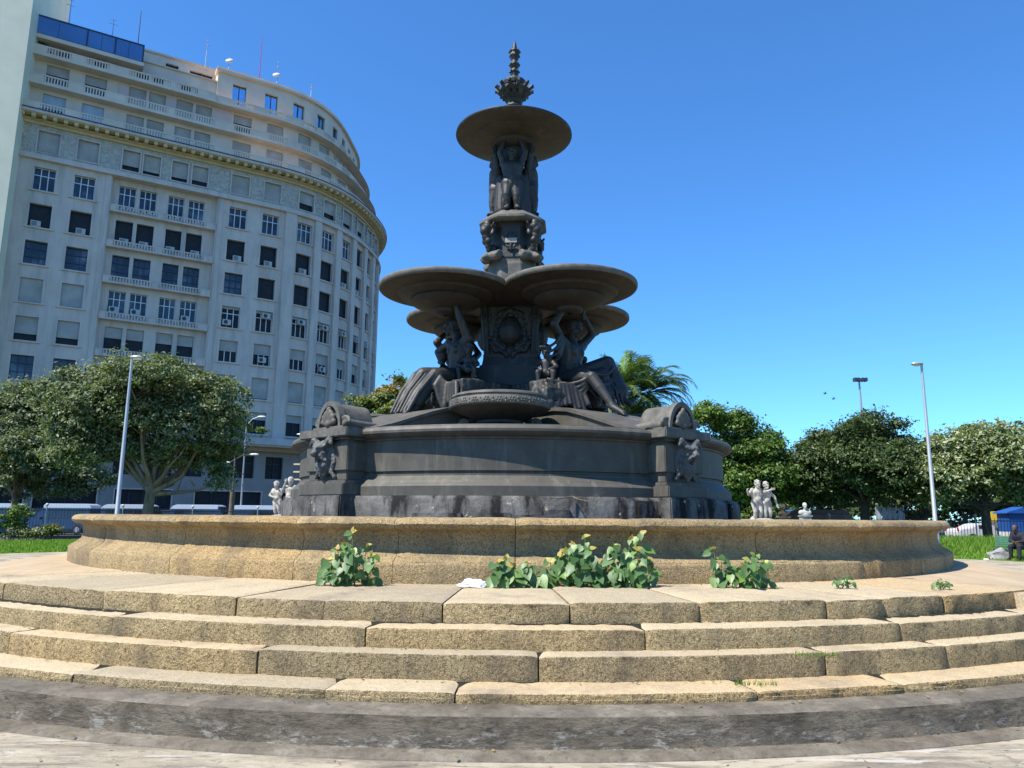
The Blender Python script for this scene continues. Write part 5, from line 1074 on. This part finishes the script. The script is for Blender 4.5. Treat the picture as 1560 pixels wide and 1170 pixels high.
# ---------------------------------------------------------------- vehicles
def van(label,px,Y,L=4.6,Hh=2.25,yaw=0,top='vanwhite',low='vanblue',cat='van',group='vans parked along the street',name='parked_van',glassband=(1.15,1.85),sedan=False,dx=0):
    c=at(px,782,Y); o=Vector((c.x+dx,Y,0)); root=empty(name,o); root.rotation_euler=(0,0,yaw); tag(root,label,cat,group)
    Rz=Matrix.Rotation(yaw,3,'Z'); T=lambda x,y,z:o+Rz@Vector((x,y,z)); wd=.92 if not sedan else .85
    if sedan: side=[(-L/2,.3),(-L/2,.85),(-L/2+.25,.98),(-L/2+.75,1.02),(-L/2+1.3,Hh-.06),(-L/2+1.7,Hh),(L/2-1.9,Hh),(L/2-1.25,1.0),(L/2-.25,.86),(L/2,.7),(L/2,.3)]
    else: side=[(-L/2,.35),(-L/2,1.1),(-L/2+.06,1.9),(-L/2+.22,Hh-.1),(-L/2+.5,Hh),(L/2-1.35,Hh),(L/2-1.1,Hh-.07),(L/2-.55,1.3),(L/2-.05,1.08),(L/2,.8),(L/2,.35)]
    def body(poly,w0,w1f,name,mat,par,bev=.05):
        mb=MB(); n=len(poly); vs=[]
        for s in (-1,1):
            for x,z in poly: vs.append(T(x,s*(w0-(.0 if z<1.05 else (z-1.05)*w1f)),z))
        mb.add(vs,[tuple(range(n))[::-1],tuple(range(n,2*n))]+[(i,(i+1)%n,n+(i+1)%n,n+i) for i in range(n)]); return mb.build(name,M[mat],par,30,bev)
    bd=body(side,wd,.10,'body',low,root)
    if not sedan: body([(-L/2+.0,1.9),(-L/2+.19,Hh-.07),(-L/2+.5,Hh+.03),(L/2-1.37,Hh+.03),(L/2-1.06,Hh-.05),(L/2-1.02,1.9)],wd+.015,.10,'roof_panel',top,root,.04)
    z0,z1=(1.0,Hh-.12) if sedan else glassband
    xs=[-L/2+.35,-L/2+1.55,-L/2+2.5,L/2-1.25] if not sedan else [-L/2+1.3,-.1,L/2-1.75]
    for a,b2 in zip(xs[:-1],xs[1:]):
        for s in (-1,1):
            mb=MB(); y0=wd-(z0-1.05)*.1 if z0>1.05 else wd; y1=wd-(z1-1.05)*.10
            mb.add([T(a+.06,s*(y0+.012),z0),T(b2-.06,s*(y0+.012),z0),T(b2-.06-(.1 if b2==xs[-1] else 0),s*(y1+.012),z1),T(a+.06,s*(y1+.012),z1),T(a+.06,s*(y0-.03),z0),T(b2-.06,s*(y0-.03),z0),T(b2-.06,s*(y1-.03),z1),T(a+.06,s*(y1-.03),z1)],[(0,1,2,3),(4,5,6,7),(0,1,5,4),(1,2,6,5),(2,3,7,6),(3,0,4,7)]); mb.build('side_window',M['vanglass'],root)
    mb=MB(); xa,za,xb,zb_=(L/2-.56,1.34,L/2-1.06,Hh-.12) if not sedan else (L/2-1.27,1.03,L/2-1.85,Hh-.06)
    mb.add([T(xa+.03,-.75,za),T(xa+.03,.75,za),T(xb+.03,.68,zb_),T(xb+.03,-.68,zb_),T(xa-.05,-.75,za),T(xa-.05,.75,za),T(xb-.05,.68,zb_),T(xb-.05,-.68,zb_)],[(0,1,2,3),(4,5,6,7),(0,1,5,4),(1,2,6,5),(2,3,7,6),(3,0,4,7)]); mb.build('windscreen',M['vanglass'],root)
    for x in (-L/2+.9,L/2-.85):
        for s in (-1,1):
            mb=MB(); p=T(x,s*(wd-.12),.34); q=T(x,s*(wd+.03),.34); mb.tube([p,q],[.34,.34],20); wh=mb.build('wheel',M['tyre'],root,40); mb=MB(); mb.tube([q,T(x,s*(wd+.045),.34)],[.2,.19],16); mb.build('rim',M['rim'],wh,40)
    for s in (-1,1):
        mb=MB(); mb.ell(T(L/2-.02,s*.66,.82),(.08,.14,.09)); mb.build('headlight',M['headlight'],root,60); mb=MB(); mb.ell(T(-L/2+.0,s*.74,.98),(.05,.09,.14)); mb.build('tail_light',M['red'],root,60)
        mb=MB(); mb.ell(T(L/2-1.05,s*(wd+.12),1.2),(.07,.11,.12)); mb.build('wing_mirror',M['framedark'],root,60)
    return root
for i,(px,lab) in enumerate(((4,'blue and white van behind the railing at the picture edge'),(101,'blue and white van behind the railing left of the lamp post'),(208,'blue and white van roof showing behind the trunk of the big tree'),(312,'blue and white van roof showing right of the big tree trunk'),(384,'blue and white van roof showing left of the left marble group'))):
    van(lab,px,58.5+(i%2)*.2,4.7,2.22+.02*(i%2),yaw=math.pi*(i%3==1))
van('black van roof showing behind the stone bust on the right',1252,56,5.4,2.2,top='carblack',low='carblack',group=None)
van('white car seen through the railing on the right',1492,52,4.0,1.35,top='vanwhite',low='white',cat='car',group=None,name='parked_car',sedan=True)
# ---------------------------------------------------------------- marble groups and busts
def child(T,x,y,z,s,arms,lean=0,seated_=False):
    V=lambda a,b,c:(x+a*s+lean*c*s,y+b*s,z+c*s)
    J=dict(pel=V(0,0,.62),ch=V(0,.0,.95),nk=V(0,.01,1.1),hd=V(.01,.05,1.18),shL=V(-.16,0,1.05),shR=V(.16,0,1.05),f=(0,1,0),hf=(.2,1,-.1),hu=(0,.1,1),knL=V(-.09,.06,.34),anL=V(-.08,0,.06),toL=V(-.1,.12,.03),knR=V(.10,.08,.34),anR=V(.10,-.02,.06),toR=V(.14,.1,.03))
    J.update(dict(elL=V(*arms[0]),wrL=V(*arms[1]),elR=V(*arms[2]),wrR=V(*arms[3])))
    mb=figure(T,J,s*.98,False,True,True); return mb
def group(label,px,Y,kids,zt,a,pw):
    b=at(px,760,Y); o=Vector((b.x,Y,0)); root=tag(empty('statue_group',o),label,'statue','marble child groups behind the basin')
    r=Vector((math.sin(R_(a)),-math.cos(R_(a)),0)); t=Vector((math.cos(R_(a)),math.sin(R_(a)),0)); T=lambda x,y,z:o+r*y+t*x+Vector((0,0,z))
    mb=MB(); mb.box(-pw-.1,pw+.1,-.5,.5,0,.2,T); mb.box(-pw,pw,-.4,.4,.2,zt-.15,T); mb.box(-pw-.07,pw+.07,-.47,.47,zt-.15,zt,T); mb.build('pedestal',M['pedestal'],root,30,.02)
    for k in kids:
        mb=child(T,*k); sculpt('child_figure',mb,M['marble'],root,.016,1)
    mb=MB(); rg=random.Random(px)
    for i in range(9): mb.cap(T(rg.uniform(-.3,.3),-.12+rg.uniform(-.1,.1),zt+.1),T(rg.uniform(-.35,.35),-.05,zt+rg.uniform(.3,.75)),.08,.06)
    mb.ell(T(0,0,zt+.04),(.5,.4,.1)); sculpt('carved_base',mb,M['marble'],root,.03,1)
group('white marble group of two children beside the left pier of the fountain',432,26.5,[(-.10,.1,1.42,.92,((-.25,.12,.85),(-.05,.22,.80),(.26,.1,.9),(.2,.2,1.1)),-.12),(.22,-.05,1.42,1.02,((-.24,.1,.95),(-.12,.15,1.2),(.3,.05,.88),(.22,.2,.75)),.02)],1.42,-20,.42)
group('white marble group of two embracing children right of the fountain drum',1160,27,[(-.22,.0,1.42,1.06,((-.33,.05,.9),(-.42,.15,1.0),(.22,.15,.98),(.40,.2,1.05)),.03),(.18,.02,1.42,1.02,((-.24,.1,.95),(-.3,.14,1.12),(.33,.05,.85),(.36,.1,.62)),-.03)],1.42,15,.46)
def bust(label,px,Y,zt,mat,mat2):
    b=at(px,775,Y); o=Vector((b.x,Y,0)); T=lambda x,y,z:o+Vector((x,-y,z)); root=tag(empty('bust',o),label,'bust')
    mb=MB(); mb.box(-.24,.24,-.24,.24,0,zt-.05,T); mb.box(-.29,.29,-.29,.29,zt-.05,zt,T); mb.build('pedestal',M[mat2],root,30,.01)
    mb=MB(); mb.cap(T(-.2,0,zt+.15),T(.2,0,zt+.15),.14,.14); mb.ell(T(0,0,zt+.06),(.26,.16,.14)); mb.cap(T(0,.0,zt+.2),T(0,.03,zt+.38),.08,.07); head(mb,T(0,.05,zt+.50),(0,-1,0),(0,0,1),1.25); sculpt('bust_head',mb,M[mat],root,.018,1)
bust('grey stone bust on a pale pedestal in front of the black van',1226,40,1.72,'pedestal','marble')
bust('small dark bust on a brown post between the marble group and the black van',1194,42,1.66,'barkdark','bark')
# ---------------------------------------------------------------- bench, person, litter
a=125.0; o=P(23.15,a,.0)
IN=Vector((-math.sin(R_(a)),math.cos(R_(a)),0)); TT=Vector((math.cos(R_(a)),math.sin(R_(a)),0))
IN=(IN+Vector((-.45,-.25,0))).normalized(); TT=Vector((-IN.y,IN.x,0))
T=lambda x,y,z:o+TT*x+IN*y+Vector((0,0,z))
# x grows to the right of the picture
if TT.x<0: TT=-TT
o=at(1552,850,30.5); o=Vector((o.x,30.5,0.0))
root=tag(empty('park_bench',o),'green slatted park bench at the right edge before the tall grass','bench')
mb=MB()
for i in range(5): mb.box(-.8,.8,.06+.09*i,.13+.09*i,.43,.46,T)
mb.build('seat',M['benchgreen'],root,None,.008)
mb=MB()
for i in range(5):
    z=.52+.085*i; y=.02-.03*i; mb.box(-.8,.8,y-.015,y+.015,z,z+.065,T)
mb.build('backrest',M['benchgreen'],root,None,.008)
for x in (-.68,.68):
    mb=MB(); mb.tube([T(x,.45,0),T(x,.42,.43)],.03,8); mb.tube([T(x,.08,0),T(x,.05,.43),T(x,-.14,.95)],.03,8); mb.tube([T(x,.05,.42),T(x,.46,.42)],.025,8); mb.build('leg',M['fence'],root,40)
x0=.22
J=dict(pel=(x0,.22,.56),ch=(x0,.36,.95),nk=(x0,.44,1.12),hd=(x0-.02,.52,1.18),shL=(x0-.19,.38,1.03),shR=(x0+.19,.38,1.03),elL=(x0-.25,.48,.76),wrL=(x0-.08,.66,.74),elR=(x0+.25,.48,.76),wrR=(x0+.06,.67,.72),f=(0,1,0),hf=(-.1,1,-.7),hu=(0,.3,1),knL=(x0-.16,.70,.55),anL=(x0-.2,.66,.12),toL=(x0-.22,.82,.04),knR=(x0+.14,.70,.55),anR=(x0+.14,.72,.12),toR=(x0+.16,.88,.04))
mb=figure(T,J,1.0,False,True); pers=tag(sculpt('person',mb,M['skin'],None,.016,1),'person in dark clothes sitting hunched forward on the green bench','person')
Jv={k:Vector(v) for k,v in J.items()}
mb=MB()
for q in 'LR':
    mb.cap(T(*Jv['sh'+q]),T(*Jv['el'+q]),.085,.07); mb.cap(T(*Jv['el'+q]),T(*Jv['el'+q].lerp(Jv['wr'+q],.75)),.07,.05); mb.cap(T(*Jv['ch']),T(*Jv['sh'+q]),.15,.095); mb.cap(T(*(Jv['pel']+Vector((.08 if q=='R' else -.08,0,0)))),T(*(Jv['ch']+Vector((.08 if q=='R' else -.08,0,0)))),.15,.17)
o1=sculpt('jacket',mb,M['clothdark'],None,.018,1); setparent(o1,pers)
mb=MB()
for q in 'LR':
    h=Jv['pel']+Vector((.1 if q=='R' else -.1,0,0)); mb.cap(T(*h),T(*Jv['kn'+q]),.135,.095); mb.cap(T(*Jv['kn'+q]),T(*Jv['an'+q]),.092,.06)
o1=sculpt('trousers',mb,M['clothdark'],None,.018,1); setparent(o1,pers)
mb=MB(); hd=Jv['hd']; mb.ell(T(hd.x,hd.y-.02,hd.z+.1),(.105,.115,.10)); o1=sculpt('hair',mb,M['hair'],None,.02,1); setparent(o1,pers)
for q in 'LR':
    mb=MB(); mb.cap(T(*Jv['an'+q]),T(*(Jv['to'+q]+Vector((0,.03,.01)))),.06,.05); o1=sculpt('shoe',mb,M['hair'],None,.014,1); setparent(o1,pers)
def lump(name,label,cat,c,r,mat,seed,amp=.35):
    mb=MB(); mb.ell((0,0,0),1,u=28,v=16); vs=[]
    for v in mb.v:
        p=Vector(v); d=1+amp*mnoise.noise(p*1.7+Vector((seed,0,0)))+amp*.5*mnoise.noise(p*4.1+Vector((0,seed,0))); vs.append(Vector((p.x*d*r[0],p.y*d*r[1],max(-.0,p.z*d+.35)*r[2]))+Vector(c))
    mb.v=[tuple(v) for v in vs]; return tag(mb.build(name,M[mat],None,60),label,cat)
lump('cloth_bundle','grey bundle of cloth on the ground under the left end of the bench','bundle',T(-.42,.55,0),(.5,.25,.32),'clothgrey',3)
d=at(721,894,1.0); k=(.825-EYE)/(d.z-EYE); lump('plastic_bag','crumpled white plastic bag on the top step left of the low weed','bag',(d.x*k,k,.823),(.13,.06,.055),'plastic',5,.5)
for i,(px,py,lab) in enumerate(((1422,846,'long white scrap of litter on the grass nearest the basin'),(1512,848,'white scrap of litter on the grass left of the bench'),(1503,853,'tiny pale scrap of litter on the paving edge left of the bench'))):
    d=at(px,py,1.0); k=(.03-EYE)/(d.z-EYE); lump('litter',lab,'litter',(d.x*k,k,.03),((.32,.12,.07),(.18,.1,.08),(.1,.08,.04))[i],'plastic',7+i)
# kiosk, shelter, yellow parasol beyond the railing
b=at(1545,790,50); o=Vector((b.x,50,0)); T=lambda x,y,z:o+Vector((x,y,z)); root=tag(empty('kiosk',o),'blue street stall with white base beyond the railing at the right','stall')
mb=MB(); mb.box(-.75,.45,-.6,.6,.85,2.0,T); mb.build('panel',M['kioskblue'],root,None,.02); mb=MB(); mb.box(-.75,.45,-.6,.6,.1,.845,T); mb.build('base',M['white'],root,None,.02); mb=MB(); mb.box(.46,1.5,-.6,.6,.1,1.95,T); mb.build('side_cloth',M['purple'],root,None,.02)
mb=MB(); mb.prism([(-.95,2.0),(1.7,2.0),(1.6,2.1),(.4,2.45),(-.85,2.1)],-.75,.75,lambda x,z,y:T(x,y,z)); mb.build('awning',M['kioskblue'],root,None,.02)
b=at(1355,778,60); o=Vector((b.x,60,0)); root=tag(empty('bus_shelter',o),'pale glass street shelter under the dark round tree','shelter')
for i in range(5): mb=MB(); mb.box(-1.0+.42*i,-.66+.42*i,-.03,.03,.2,2.5,T); mb.build('glass_panel',M['shutterblue'],root)
for x in (-1.05,1.1): mb=MB(); mb.tube([T(x,0,0),T(x,0,2.75)],.05,8); mb.build('post',M['steel'],root)
mb=MB(); mb.box(-1.2,1.25,-.7,.5,2.7,2.8,T); mb.build('roof',M['steel'],root,None,.02)
b=at(1514,782,51); o=Vector((b.x,51,0)); root=tag(empty('street_sign',o),'small yellow board on a post beside the flowering tree trunk','sign')
mb=MB(); mb.tube([T(0,0,0),T(0,0,1.5)],.03,8); mb.build('post',M['steel'],root); mb=MB(); mb.box(-.25,.25,-.06,-.03,1.45,2.15,T); mb.build('board',M['yellow'],root,None,.01)
for i,(px,py,Y,lab) in enumerate(((1257,600,85,'small bird flying left of the floodlight mast, the upper one'),(1270,608,88,'small bird flying below the other, left of the floodlight mast'))):
    c=at(px,py,Y); mb=MB(); mb.cap(c+Vector((-.10,0,-.02)),c+Vector((.12,0,.03)),.05,.035); mb.ell(c+Vector((.17,0,.06)),.04)
    for s in (-1,1): mb.add([c+Vector((.08,0,.02)),c+Vector((-.06,0,.01)),c+Vector((-.10,s*.28,.16)),c+Vector((-.02,s*.34,.2)),c+Vector((.08,0,.035)),c+Vector((-.06,0,.025)),c+Vector((-.10,s*.28,.17)),c+Vector((-.02,s*.34,.21))],[(0,1,2,3),(4,5,6,7),(0,1,5,4),(1,2,6,5),(2,3,7,6),(3,0,4,7)])
    mb.cap(c+Vector((-.1,0,-.02)),c+Vector((-.22,0,-.03)),.03,.012); tag(mb.build('bird',M['clothdark'],None,60),lab,'bird','birds in the sky')

# dry leaves and grit caught on the steps and at the foot of the kerb
rg=random.Random(12); V=[]
for R0,z,n in ((9.72,.66,60),(10.04,.50,60),(10.29,.315,60),(10.93,.03,90),(8.12,.828,60),(11.4,.004,120),(10.7,.24,40)):
    for i in range(n):
        a=rg.uniform(-36,31); p=P(R0+abs(rg.gauss(0,.035 if R0<10.9 else .35))*(1 if R0!=8.12 else 1.5),a,z+.004); s=rg.uniform(.006,.022); t=rg.uniform(0,6.28); u=Vector((math.cos(t),math.sin(t),rg.uniform(-.2,.4)))*s; v=Vector((-math.sin(t),math.cos(t),rg.uniform(-.2,.4)))*s*.5
        V.append([p-u,p-v+Vector((0,0,s*.3)),p+u+Vector((0,0,s*.3)),p+v])
tag(quads_obj('dry_leaves',np.array([[tuple(v) for v in f] for f in V]),leafmat('dry_leaf',[(.12,.075,.03),(.3,.2,.09),(.07,.05,.03),(.4,.33,.2)],.1,.8)),'scattered dry leaf bits on the steps and at the kerb','dry leaves',None,'stuff')
